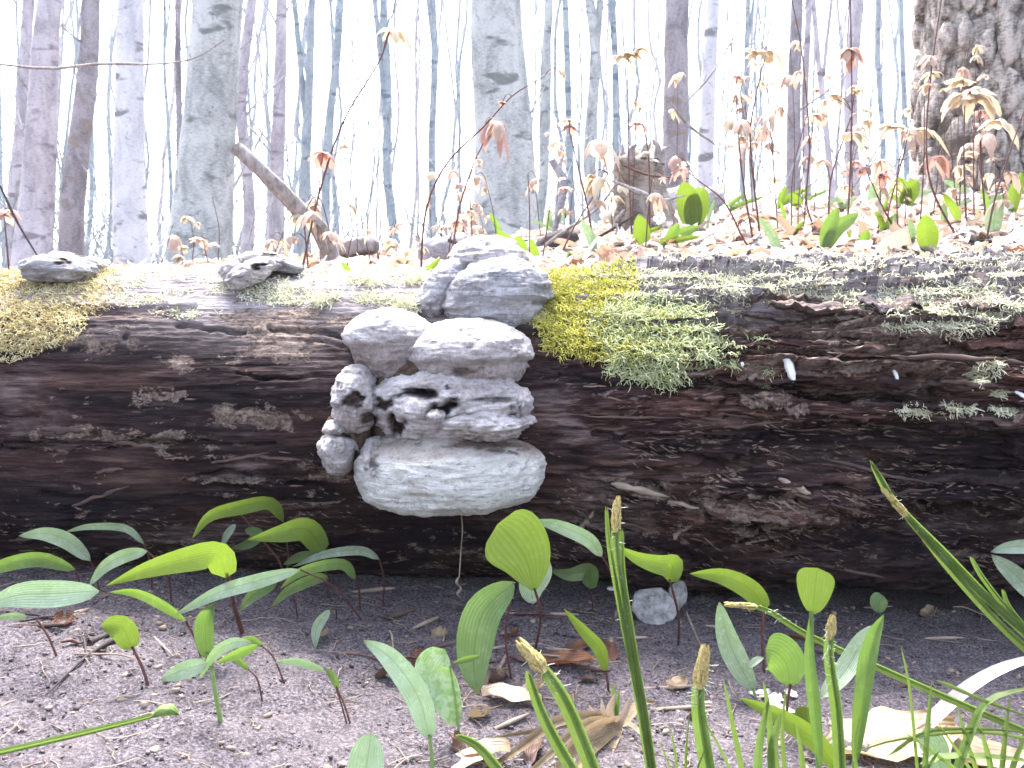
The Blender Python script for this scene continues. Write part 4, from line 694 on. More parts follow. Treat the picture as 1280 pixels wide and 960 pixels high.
def ow(i):
    i += 1
    if i <= 20: return wordn[i - 1]
    tens = {2: 'twenty', 3: 'thirty', 4: 'forty', 5: 'fifty', 6: 'sixty', 7: 'seventy', 8: 'eighty', 9: 'ninety'}[i // 10]
    return tens + '-' + wordn[i % 10 - 1] if i % 10 else tens[:-1] + 'ieth'
chips = sorted([(626, 835, 1.35, .05), (607, 815, .4, .04), (560, 808, .5, .05), (645, 825, -1.0, .04), (530, 782, .9, .04), (610, 850, 1.5, .035), (700, 815, -.5, .05), (735, 838, -.6, .045), (600, 862, -.9, .05), (850, 888, 0, .05), (840, 862, .1, .05), (805, 745, .3, .03),
    (96, 770, 1.2, .03), (50, 785, .1, .04), (1180, 800, 0, .04), (1130, 860, .3, .02), (770, 770, 1.4, .03), (500, 770, .8, .04), (465, 740, .2, .05), (700, 770, -.3, .04), (640, 905, .7, .035), (790, 800, -.2, .03), (545, 850, -.4, .03)])
for k, (px, py, a, L) in enumerate(chips):
    c = g_pt(px, py, .002); d = np.array([math.cos(a), math.sin(a) * .9, .12 * rs.random()]) * L * .5
    o = rod('wood_chip', '%s from the left of the dry wood slivers scattered on the soil' % ow(k), [c - d, c + d * .1, c + d], [rs.uniform(.0012, .002), rs.uniform(.002, .0035), .0012], m_chip if k % 3 else m_splint, 'wood chip', 5, .5, 8, group='dry wood slivers on the soil')
gt = random.Random(17); tw = sorted((gt.uniform(30, 1260), gt.uniform(742, 830)) for _ in range(26))
for k, (px, py) in enumerate(tw):
    a = gt.choice([gt.gauss(0, .5), gt.uniform(-1.5, 1.5)]); L = gt.uniform(.02, .06); c = g_pt(px, py, .003); d = np.array([math.cos(a), math.sin(a), 0]) * L / 2; P = [c - d, c - d * .3 + np.array([0, .002, .002]), c + d * .4 - np.array([0, .002, 0]), c + d]
    for q in P: q[2] = float(h_ground(q[0], q[1])) + gt.uniform(.002, .006)
    rod('small_twig', '%s from the left of the short dry twigs under the log' % ow(k), P, [.0008, gt.uniform(.0008, .0018), .0009, .0005], gt.choice([m_twig, m_chip, m_dtwig, m_rstem]), 'twig', 5, .3, 10, group='short dry twigs along the log foot')
# crumbs of soil
def crumbs(name, label, n_, smin, smax, region, mat, seed, cat, thr=-9):
    g = np.random.default_rng(seed); px = g.uniform(region[0], region[1], n_); y = region[2] + (region[3] - region[2]) * g.random(n_); x = (px - 640) / F * y
    if thr > -9: k = fbm(x * 9, y * 9, 0, seed) > thr; x, y = x[k], y[k]; n_ = len(x)
    z = h_ground(x, y); s = smin + (smax - smin) * g.random(n_) ** 3.2
    cube = np.array([[a, b, c] for a in (-1, 1) for b in (-1, 1) for c in (-1, 1)], float) * .6
    f = np.array([(0, 1, 3, 2), (4, 6, 7, 5), (0, 4, 5, 1), (2, 3, 7, 6), (0, 2, 6, 4), (1, 5, 7, 3)])
    V = (cube[None] + g.normal(size=(n_, 8, 3)) * .28) * s[:, None, None] * g.uniform(.6, 1.4, (n_, 1, 3)); a = g.uniform(0, 6.3, n_); ca, sa = np.cos(a)[:, None], np.sin(a)[:, None]
    V = np.stack([V[..., 0] * ca - V[..., 1] * sa, V[..., 0] * sa + V[..., 1] * ca, V[..., 2] * .8], -1) + np.stack([x, y, z + s * .25], -1)[:, None]
    put(name, V.reshape(-1, 3), (f[None] + (np.arange(n_) * 8)[:, None, None]).reshape(-1, 4), mat, None, label=label, cat=cat, kind='stuff')
crumbs('soil_crumbs', 'loose grey purple soil crumbs covering the ground in front of the log', 20000, .0004, .0018, (-120, 1400, .46, .98), m_crumb, 71, 'soil')
crumbs('humus_bits', 'dark bits of rotten wood scattered on the soil', 5000, .0005, .0026, (-120, 1400, .5, 1.0), m_dtwig, 72, 'debris', .05)
crumbs('wood_crumbs', 'small tan wood crumbs scattered at the foot of the log', 3000, .0006, .0038, (-120, 1400, .56, 1.0), m_chip, 73, 'debris', .05)
# fine straw and rootlets on the soil
g = np.random.default_rng(5); n_ = 420; y = g.uniform(.5, .98, n_); x = (g.uniform(-50, 1330, n_) - 640) / F * y; a = g.uniform(0, 3.14, n_); L = g.uniform(.008, .035, n_)
P = np.stack([x, y, x * 0], -1)[:, None] + (np.linspace(-.5, .5, 5)[None, :, None] * L[:, None, None]) * np.stack([np.cos(a), np.sin(a), 0 * a], -1)[:, None]; P += g.normal(size=P.shape) * .0012
P[..., 2] = h_ground(P[..., 0], P[..., 1]) + .0025; V, Fc, caps = tubes(P, np.full((n_, 5), .00045), 3)
put('straw_bits', V, Fc, m_chip, None, label='fine dry rootlets and straw bits lying on the soil', cat='debris', kind='stuff')
# ------------------------------------------------------------------ forest behind
def tree(label, x1, x0, w1, w0, d, mat, br=3, seed=0, bend=.0, name='forest_tree', cat='tree', group='bare grey trunks behind the log', nr=0.02, twig=True, flare=1.0, n=18, fork=0):
    g = random.Random(seed * 13 + 5); A = at(x1, 320, d); B = at(x0, 0, d); dirv = (B - A) / (B[2] - A[2])
    zb = float(h_ground(A[0], A[1])) - .05; H = max(B[2] + .9 + .10 * d, 2.4)
    zs = np.linspace(zb, H, 34); C = A + dirv * (zs - A[2])[:, None]
    wob = w1 / F * d * (.5 if seed != 40 else 0); C[:, 0] += wob * (.5 + bend) * np.array([float(noise(z * 1.1, seed * 3.7, 0, 5)) for z in zs]) ; C[:, 1] += wob * np.array([float(noise(z * 1.1, seed * 1.7, 9, 5)) for z in zs])
    r1, r0 = w1 / 2 / F * d, w0 / 2 / F * d; r = np.interp(zs, [A[2], B[2], H + .01], [r1, r0, max(r0 * .8 - .0, r0 * .6)]); r *= 1 + flare * .35 * np.exp(-(zs - zb) / (r1 * 2.5))
    o = thing(name, label, cat, (C[0][0], C[0][1], zb + .05), group); V, Fc, caps = tubes(C, r[None], n); c = np.repeat(C, n, 0)
    V = c + (V - c) * (1 + nr * 3 * fbm(V[:, :1] / r1 * .8, V[:, 1:2] / r1 * .8, V[:, 2:] / r1 * .35, seed))
    mb = MB(); mb.add(V, Fc); mb.F += [tuple(int(i) for i in q) for q in caps]; mb.put('trunk', mat, o)
    if fork:
        k = int(np.argmin(abs(zs - at(x0, fork, d)[2]))); P0 = C[k]; P = [P0]; dx = g.choice([-1, 1]) * g.uniform(.12, .22)
        for q in range(1, 7): P.append(P0 + np.array([dx * q * .13 * d / 5, g.uniform(-.02, .02), q * .25 * (H - P0[2]) / 1.6]))
        mb = MB(); tube(mb, P, [r[k] * .7, r[k] * .4], 8, 18); mb.put('limb', mat, o)
    def branches(mb, k0, cnt, sc):
        for q in range(cnt):
            k = g.randint(k0, 30); s = g.choice([-1, 1]); L = g.uniform(.15, .5) * sc; P = [C[k]]; v = np.array([s * g.uniform(.3, 1), g.uniform(-.6, .6), g.uniform(.5, 1.4)]); v /= np.linalg.norm(v)
            for z in range(5): v = v + np.array([g.gauss(0, .22), g.gauss(0, .2), .12]); v /= np.linalg.norm(v); P.append(P[-1] + v * L / 5)
            rb = min(r[k] * g.uniform(.12, .26), .0016 * d); tube(mb, P, [rb, rb * .35], 4, 9)
            for z in range(2):
                j = g.randint(2, 4); w_ = v + np.array([g.gauss(0, .6), g.gauss(0, .4), g.uniform(0, .4)]); w_ /= np.linalg.norm(w_); tube(mb, [P[j], P[j] + w_ * L * .25, P[j] + w_ * L * .5 + np.array([0, 0, .04 * L])], [rb * .4, rb * .2], 3, 5)
    if br:
        mb = MB(); branches(mb, 4, br, d * .26); mb.put('branches', mat if mat is not m_rough else m_twig, o, kind='stuff')
    return o
TREES = [
 ('slim lavender trunk nearest the left edge of the picture', 23, 36, 15, 13, 7, m_lav, 2, 1),
 ('wide lavender grey trunk left of the darkest left trunk, leaning right', 43, 68, 44, 26, 5.2, m_lav, 2, 2),
 ('darker lavender trunk leaning right, third big trunk from the left', 90, 112, 30, 20, 5.6, m_dark, 3, 3),
 ('pale smooth trunk with dark eye marks left of the thickest grey trunk', 165, 166, 42, 30, 4.8, m_pale, 2, 4),
 ('thickest grey green trunk at left with a vertical scar', 254, 279, 72, 56, 4.2, m_beech, 3, 5),
 ('thin dark trunk with a knot just left of the thickest left trunk', 228, 224, 8, 7, 5.5, m_dark, 3, 6),
 ('slim dark trunk right of the thickest left trunk, behind the slanting branch', 303, 313, 15, 12, 6.5, m_lav, 4, 7),
 ('slim grey trunk rising behind the slanting broken branch', 341, 351, 19, 13, 6.8, m_lav, 4, 8),
 ('slim forked trunk right of the slanting branch', 374, 390, 15, 8, 7.5, m_glareblue, 6, 9),
 ('slim leaning trunk left of the long red stemmed seedling top', 407, 426, 11, 9, 8.5, m_glareblue, 5, 10),
 ('slender double looking trunk left of the thin dark pole at center left', 488, 483, 12, 9, 10, m_glareblue, 6, 12),
 ('thin dark pole trunk left of the thick center trunk', 541, 537, 10, 8, 9, m_glareblue, 5, 13),
 ('thick grey trunk at center with horizontal bark rings', 632, 636, 74, 60, 4.7, m_beech, 1, 14),
 ('pale narrow trunk just right of the thick center trunk', 676, 680, 12, 11, 10, m_beech, 2, 15),
 ('thin wavy trunk second right of the thick center trunk', 713, 707, 9, 8, 10, m_glareblue, 5, 16),
 ('pale slim trunk third right of the thick center trunk', 736, 743, 18, 12, 9, m_beech, 4, 17),
 ('thin glare-tinted blue trunk above the stump, forked high up', 775, 767, 8, 7, 9, m_glareblue, 6, 18),
 ('dark medium trunk right of the stump with orange leaves in front', 849, 846, 34, 28, 5.6, m_dark, 5, 19),
 ('pale smooth narrow trunk right of the dark medium trunk', 884, 893, 22, 17, 6.2, m_pale, 1, 20),
 ('thin dark trunk between the pale narrow trunk and the twin trunk', 928, 934, 7, 6, 9, m_glareblue, 5, 21),
 ('dark grey half of the twin trunk at right', 992, 996, 20, 14, 7, m_dark, 3, 22),
 ('slimmer right half of the twin trunk at right', 1010, 1008, 9, 8, 7.3, m_lav, 3, 23),
 ('curving thin trunk right of the twin trunk', 1046, 1020, 9, 6, 8.5, m_lav, 5, 24),
 ('medium brown grey trunk left of the huge rough tree', 1068, 1072, 18, 15, 6.6, m_lav, 3, 25),
 ('thin pole behind the yellow seedling left of the huge rough tree', 1104, 1098, 7, 6, 9, m_glareblue, 5, 26),
 ('last thin pole before the huge rough tree', 1137, 1122, 8, 6, 8.5, m_glareblue, 5, 27)]
FORK = {9: 170, 13: 60, 17: 120, 18: 90, 21: 60, 12: 160, 24: 110}
for (lb, x1, x0, w1, w0, d, mt, br, sd) in TREES: tree(lb, x1, x0, w1, w0, d, mt, br * 2 + 2, sd, bend=.8 if w1 < 20 else 0, fork=FORK.get(sd, 0), nr=.02)
big = tree('huge old tree with rough furrowed bark at the right edge', 1280, 1272, 236, 214, 2.95, m_rough, 0, 40, name='old_tree', group=None, nr=.0, n=24, flare=.2)
big.children[0].name = 'inner_wood'
# rough bark plates of the old tree
gb = random.Random(3); A = at(1280, 320, 2.95); B = at(1272, 0, 2.95); dv = (B - A) / (B[2] - A[2]); zb = float(h_ground(A[0], A[1]))
cnt = 0
for row in range(30):
    for j in range(16):
        th = -math.pi / 2 + (j - 7.5) * .235 + (row % 2) * .11 + gb.uniform(-.04, .04); zc_ = zb - .02 + row * .062 + gb.uniform(-.02, .02)
        if gb.random() < .05 or th > -math.pi / 2 + 1.6 or cnt >= 295: continue
        rr = np.interp(zc_, [A[2], B[2]], [236, 210]) / 2 / F * 2.95 * (1 + .07 * math.exp(-(zc_ - zb) / .79))
        C0 = A + dv * (zc_ - A[2]); hh, ww, tk = gb.uniform(.032, .060), rr * .10 * gb.uniform(.6, 1.15), gb.uniform(.010, .034); k = 7; V = []
        base = len(V); ring = []
        for i in range(k):
            a_ = i / k * 2 * math.pi; q = 1 + gb.uniform(-.22, .22); ring.append((math.cos(a_) * ww * q, math.sin(a_) * hh * 1.35 * q))
        for lay, (sc, tt) in enumerate(((1.08, -.01), (1.0, tk * .8), (.72, tk))):
            for (u, v) in ring:
                t2 = th + u * sc / rr; V.append(C0 + np.array([math.cos(t2) * (rr + tt + gb.uniform(-.002, .002)), math.sin(t2) * (rr + tt), v * sc]))
        Fc = [(l * k + i, l * k + (i + 1) % k, (l + 1) * k + (i + 1) % k, (l + 1) * k + i) for l in range(2) for i in range(k)] + [tuple(2 * k + i for i in range(k))]
        put('bark_plate', V, Fc, m_rough, big, smooth=False); cnt += 1
# thin saplings filling the distance, each its own thing
gs = random.Random(21); sap = []
for i in range(92):
    px = (i + gs.uniform(-.45, .45)) / 92 * 1290 - 10
    if 595 < px < 668 or px > 1160: continue
    if 895 < px < 1150 and gs.random() < .35: continue
    sap.append((px, px + gs.gauss(6, 12), gs.uniform(2.5, 6.0), gs.uniform(9, 26)))
sap.sort(); 
for k, (x1, x0, w_, d) in enumerate(sap):
    tree('%s thin far sapling counted from the left picture edge' % ow(k), x1, x0, w_, w_ * .75, d, gs.choice([m_glareblue, m_glareblue, m_lav]), gs.randint(7, 12), 100 + k, bend=2.5, fork=gs.choice([0, 0, 60, 150, 230]), name='sapling', cat='sapling', group='thin far saplings between the trunks', n=6, flare=.3)
# undergrowth mass far left
g = np.random.default_rng(12); n_ = 1300; d = g.uniform(6, 18, n_); px = np.where(g.random(n_) < .3, g.uniform(-80, 240, n_), g.uniform(-80, 1200, n_)); b = at(px, np.full(n_, 320.), d); b[:, 2] = h_ground(b[:, 0], b[:, 1])
K = 11; P = np.zeros((n_, K, 3)); P[:, 0] = b; v = np.stack([g.normal(0, .25, n_), g.normal(0, .2, n_), np.ones(n_)], -1); H = g.uniform(.8, 2.6, n_) * np.where(g.random(n_) < .3, 2.2, 1)
for k in range(1, K): v = v + g.normal(size=v.shape) * .16; v /= np.linalg.norm(v, axis=1, keepdims=True); P[:, k] = P[:, k - 1] + v * (H / (K - 1))[:, None]
V, Fc, caps = tubes(P, np.linspace(1.2, .4, K)[None] * (.00075 * d * g.uniform(.6, 1.5, n_))[:, None], 3)
put('twiggy_undergrowth', V, Fc, m_glareblue, None, label='distant tangle of thin bare shoots between the trunks', cat='undergrowth', kind='stuff')
# branches and stump close behind the log
P = [at(294, 184, 1.75), at(318, 205, 1.75), at(345, 232, 1.76), at(378, 266, 1.8), at(400, 287, 1.84), at(412, 320, 1.88)]
rod('broken_branch', 'thick grey broken branch slanting up to the left behind the log', P, [.013, .0145, .017, .019, .02], m_twig, 'branch', 10, .25, 26)
rod('forest_twig', 'long thin bare twig crossing the left trunks high up', [at(-20, 78, 3.4), at(60, 86, 3.4), at(125, 80, 3.4), at(200, 80, 3.4), at(245, 72, 3.4), at(280, 50, 3.4)], [.004, .006, .004, .002], m_twig, 'twig', 5)
def knob(px, py, d, s, label): chip('burl', label, at(px, py, d), s, m_dark, 'burl', 3)
so_ = thing('tree_stump', 'grey broken stump with dark brown side among the seedlings', 'stump', b_pt(797, 2.2))
zb = so_.location[2]; C = [at(806, 330, 2.2), at(805, 290, 2.2), at(802, 250, 2.2), at(798, 222, 2.2), at(796, 205, 2.2), at(800, 186, 2.2)]; C[0][2] = zb - .03
mb = MB(); tube(mb, C, [.078, .070, .056, .053, .056, .006], 26, 40, .6, 8); mb.put('stump_wood', mat_bark('stump_bark', (.09, .065, .05), (.30, .26, .23), (.05, .035, .03), 22, .02), so_)
for k in range(9):
    a = k * .7; c = at(800 + 26 * math.cos(a), 205 - 8 * math.sin(a * 1.3), 2.2 - .05 * math.sin(a)); mb = MB(); tube(mb, [c, c + np.array([.004, 0, .03]), c + np.array([rs.gauss(0, .01), 0, rs.uniform(.03, .06)])], [.012, .008, .002], 5, 6, .3); mb.put('stump_splinter', m_twig, so_)
bt = [([(640, 345), (690, 300), (745, 262), (775, 222)], .004, m_twig, 'pale thin branch leaning up right toward the stump'), ([(690, 335), (735, 305), (800, 265)], .0045, m_dtwig, 'dark low branch lying left of the stump'), ([(765, 226), (800, 240), (828, 250), (856, 244)], .005, m_white and m_stone, 'pale branch lying across the front of the stump'),
      ([(775, 205), (812, 219), (862, 223)], .003, m_rstem, 'nearly level reddish twig in front of the stump'), ([(837, 127), (860, 156), (896, 182)], .0035, m_twig, 'bare twig slanting down right before the dark medium trunk'), ([(560, 300), (600, 315), (660, 300)], .006, m_dtwig, 'dark stick lying behind the top of the fungus'),
      ([(780, 262), (770, 280), (785, 300), (800, 262)], .004, m_stone, 'pale crooked twig at the foot of the stump'), ([(0, 232), (22, 278), (50, 325)], .003, m_dtwig, 'thin dark twig slanting down right at the left picture edge'), ([(690, 200), (705, 235), (690, 300)], .014, m_dark, 'dark upright rotten stick left of the stump'), ([(1000, 345), (960, 330), (890, 345)], .002, m_twig, 'thin twig lying in the leaf litter behind the log'), ([(1280, 330), (1200, 300), (1120, 318)], .0035, m_twig, 'thin pale twig in the litter before the old tree')]
for pts, r, mt, lb in bt:
    dd = 1.9 if r < .01 else 2.3; rod('forest_twig', lb, [at(x, y, dd) for x, y in pts], [r * .7, r, r * .8, r * .4], mt, 'twig', 6, .3, 20)
chip('rotten_wood', 'dark rotten wood lump lying behind the log left of the fungus', at(448, 309, 2.2), (.05, .05, .022), m_twig, 'wood', 31, .1)
chip('rotten_wood', 'dark stone-like lump behind the fungus top', at(560, 318, 2.0), (.06, .05, .04), m_dark, 'wood', 33, .2)
chip('rotten_wood', 'dark hollow wood lump between fungus top and stump', at(700, 310, 2.0), (.055, .05, .035), m_dtwig, 'wood', 35, .2)
chip('mossy_stone', 'grey rounded stone right of the stump behind green leaves', at(862, 265, 2.6), (.10, .08, .07), m_stone, 'stone', 36, .0)
# ------------------------------------------------------------------ seedlings
def fan_leaf(mb, c, size, yaw, droop, g, lobes=5):
    droop = droop * 1.15 + .4; 
    for k in range(lobes):
        a = yaw + (k - (lobes - 1) / 2) * .66 + g.gauss(0, .22); L = size * (1 - .16 * abs(k - (lobes - 1) / 2)) * g.uniform(.6, 1.2); droop = max(.1, droop + g.gauss(0, .25)); h = np.array([math.cos(a), math.sin(a), 0])
        p0 = c; p1 = c + h * L * .45 + np.array([0, 0, L * .12 - droop * L * .15]); p2 = c + h * L * .8 + np.array([0, 0, -droop * L * .45]); p3 = c + h * L * .95 + np.array([0, 0, -droop * L * .8])
        C = spline([p0, p1, p2, p3], 7); T = np.gradient(C, axis=0); S = np.cross(T, [0, 0, 1.]); S /= np.linalg.norm(S, axis=1, keepdims=True) + 1e-6
        t = np.linspace(0, 1, 7); wd = size * .21 * np.array([.5, .9, 1.1, 1.0, .8, .42, .03]) * g.uniform(.8, 1.15); u = np.array([-1, 0, 1.]); C = C + np.cumsum(np.array([[g.gauss(0, .03) * size for _ in range(3)] for _ in range(7)]), 0) * .5; wd = wd * np.array([g.uniform(.7, 1.25) for _ in range(7)])
        V = C[:, None] + wd[:, None, None] * u[None, :, None] * S[:, None] - np.array([0, 0, 1.]) * (np.abs(u)[None, :, None] * wd[:, None, None] * .45)
        mb.add(V.reshape(-1, 3), grid_faces(7, 3), np.stack(np.broadcast_arrays(u[None], t[:, None], 0 * t[:, None]), -1).reshape(-1, 3))
def seedling(label, pts, d, leaves, r=.0022, seed=0, group='maple seedlings behind the log'):
    g = random.Random(seed + 77); b = b_pt(pts[0][0], d); o = thing('seedling', label, 'seedling', b, group)
    P = [at(x, y, d) for x, y in pts]; P[0] = b if abs(P[0][2] - b[2]) < .12 else P[0]; 
    if P[0] is not b: P = [b] + P
    mb = MB(); tube(mb, P, [r, r * .45], 5, 20); mb.put('stem', m_rstem, o)
    for (x, y, s, mt, yw, dr) in leaves:
        c = at(x, y, d + g.uniform(-.03, .03)); mb = MB(); fan_leaf(mb, c, s / F * d, yw, dr, g); fan_leaf(mb, c, s / F * d * g.uniform(.5, .85), yw + 2.6 + g.uniform(-.7, .7), dr, g, 2); mb.put('leaf', mt, o)
        k = min(range(len(P)), key=lambda i: abs(P[i][2] - c[2]) + abs(P[i][0] - c[0])); 
        if np.linalg.norm(P[k] - c) > .006: mb = MB(); tube(mb, [P[k], (P[k] + c) / 2 + np.array([0, 0, .01]), c], [r * .5, r * .35], 4, 6); mb.put('leaf_stalk', m_rstem, o)
Ys, Os, Rs_ = m_yseed, m_oseed, m_rseed
SEED = [
 ('long red stemmed seedling reaching the top left of center with pale leaves', [(372, 345), (398, 245), (430, 150), (478, 68), (496, -10)], 1.55, [(490, 36, 34, Ys, .2, .5), (404, 190, 24, Rs_, 1, .6), (392, 265, 24, Os, 4, .6), (412, 290, 22, Os, 0, .6), (430, 180, 14, Ys, 3, .5), (380, 270, 20, Ys, 2, .7)]),
 ('arching seedling with hanging red leaf before the thick center trunk', [(525, 345), (532, 265), (558, 205), (605, 158), (640, 120), (678, 97)], 1.6, [(615, 150, 30, Rs_, 5, 1.1), (622, 152, 26, Os, 3.6, 1.2), (628, 128, 12, Rs_, 1, 0), (700, 88, 14, Ys, .5, .3)]),
 ('darker seedling stem crossing below the hanging red leaf', [(562, 330), (572, 270), (592, 205), (612, 165)], 1.6, [(600, 200, 14, Os, 3, .4)]),
 ('single stem with a folded bud leaf right of the thick center trunk', [(744, 340), (735, 262), (718, 190), (712, 165)], 1.7, [(711, 150, 22, Os, 1.6, -.2), (712, 158, 16, Rs_, 1.4, -.3)]),
 ('slim stem standing in front of the stump', [(812, 335), (811, 200), (800, 140)], 1.7, [(800, 135, 12, Os, 1, 0), (808, 190, 12, Ys, 4, .5)]),
 ('seedling with drooping tan leaves left of the stump top', [(700, 330), (720, 280), (760, 218)], 1.75, [(745, 176, 34, Os, .2, .7), (752, 222, 30, Ys, 3.4, .8), (740, 218, 22, Ys, 1, .6), (748, 250, 20, Os, 4, .9)]),
 ('straight seedling with yellow hanging leaf right of the pale narrow trunk', [(943, 325), (927, 212), (920, 118)], 1.6, [(914, 148, 26, Ys, 3.5, 1.2), (925, 150, 22, Os, 5.6, 1.2), (921, 95, 12, Rs_, 1, 0)]),
 ('tall seedling with a pair of spread tan leaves near the top right of center', [(951, 310), (938, 180), (945, 120), (958, 65)], 1.65, [(956, 62, 30, Ys, .1, .3), (948, 66, 30, Ys, 3.1, .2), (933, 150, 16, Rs_, 2, 1)]),
 ('arched leafless red seedling bending left behind the log', [(944, 335), (930, 300), (905, 252), (868, 222)], 1.5, [(852, 210, 20, Rs_, 2.5, .8), (845, 195, 18, Rs_, 4, .8)]),
 ('bent seedling rising along the twin trunk', [(1018, 290), (1008, 250), (1012, 180), (1003, 70), (990, 0)], 1.8, [(1010, 178, 8, Os, 0, 0)]),
 ('forked seedling with flat yellow leaf left of the medium brown trunk', [(1036, 300), (1038, 228), (1055, 172), (1066, 140)], 1.7, [(1065, 165, 28, Ys, 0, .3), (1035, 125, 22, Os, 2.7, .4), (1042, 118, 18, Ys, .3, .3), (1030, 200, 20, Os, 3, .8)]),
 ('tall straight seedling in front of the medium brown trunk with red leaf', [(1058, 335), (1062, 233), (1065, 140), (1063, -10)], 1.65, [(1063, 60, 24, Rs_, .2, .6), (1058, 62, 22, Os, 3, .6), (1070, 112, 16, Ys, 0, .4)]),
 ('tall seedling crossing the left side of the huge rough tree', [(1198, 330), (1166, 238), (1158, 180), (1163, 100), (1178, -10)], 1.6, [(1165, 70, 20, Os, 3, .6), (1160, 105, 18, Os, 1, .6)]),
 ('domed seedling with pink and tan leaves left of the huge rough tree', [(1126, 330), (1110, 270), (1128, 200), (1135, 168)], 1.8, [(1120, 158, 30, Ys, 3.1, .3), (1148, 162, 32, Ys, .1, .4), (1168, 195, 26, Rs_, .2, .6), (1110, 212, 20, Rs_, 3, .5), (1135, 160, 22, Os, 4.7, .6)]),
 ('seedling with a large tan leaf rosette in front of the huge rough tree', [(1208, 300), (1205, 200), (1206, 128)], 1.7, [(1206, 118, 36, Ys, 3.2, .2), (1215, 116, 38, Ys, 0, .2), (1212, 112, 26, Os, 4.7, .5), (1203, 100, 30, Ys, 1.6, -.5)]),
 ('second stem under the tan rosette by the rough tree with curled leaf', [(1232, 300), (1226, 200), (1225, 150)], 1.85, [(1245, 150, 30, Ys, .4, .7), (1232, 165, 28, Os, 4.2, .8)]),
 ('slanting seedling leaning to the right picture edge', [(1232, 330), (1248, 233), (1290, 110)], 1.55, [(1262, 215, 22, Os, .5, .7), (1255, 250, 20, Ys, 3, .8)]),
 ('bare seedling with two side twigs left of the domed seedling', [(1125, 325), (1105, 262), (1084, 215)], 1.65, [(1082, 208, 20, Rs_, 2.5, .6), (1100, 200, 20, Os, .5, .6)]),
 ('red leaved seedling cut by the left picture edge', [(10, 350), (8, 300), (5, 268)], 1.9, [(8, 262, 28, Rs_, .2, .5), (2, 266, 24, Os, 3.3, .6)]),
 ('orange leaved seedling right of the domed fungus near the slanting branch', [(385, 340), (382, 300), (378, 262)], 1.8, [(375, 268, 26, Ys, 3.2, .9), (388, 275, 22, Os, .2, .9), (366, 295, 22, Os, 3, .8)]),
 ('small orange seedling at the foot of the thickest left trunk', [(262, 345), (258, 320), (254, 300)], 2.3, [(252, 298, 22, Os, 3, .7), (264, 304, 20, Os, 0, .7), (240, 325, 20, Os, 3, .5)]),
 ('small yellow leaved seedling at top center high in front of the white sky', [(790, 330), (786, 200), (785, 75)], 1.9, [(784, 66, 26, Ys, .2, .3), (776, 70, 24, Ys, 3, .3), (800, 60, 18, Ys, .6, .1)]),
]
for k, (lb, pts, d, lv) in enumerate(SEED): seedling(lb, pts, d, lv, seed=k)
gs = random.Random(99); extra = []
for k in range(84):
    px = gs.uniform(400, 1285) if gs.random() < .88 else gs.uniform(180, 400)
    extra.append((px, gs.uniform(1.6, 3.0), gs.uniform(35, 210) * (1 if px > 640 else .6)))
extra.sort()
for k, (px, d, hpx) in enumerate(extra):
    b = b_pt(px, d); bx, by = proj(b); bx, by = float(bx), float(by); lean = gs.gauss(0, 12); pts = [(bx, by), (bx + lean * .3 + gs.gauss(0, 3), by - hpx * .5), (bx + lean, by - hpx)]; lv = []
    for q in range(gs.choice([0, 1, 2, 3, 3, 4])):
        t = 1 - q * .17; lv.append((bx + lean * t + gs.gauss(0, 8), by - hpx * t + gs.gauss(0, 6), gs.uniform(7, 20), gs.choice([Ys, Ys, Ys, Os, Os, Os, Rs_]), gs.uniform(0, 6.3), gs.uniform(.3, 1.0)))
    seedling('%s from the left of the small seedlings with orange tan leaves' % ow(k), pts, d, lv, .0016, 300 + k, 'small leafy seedlings in the litter')
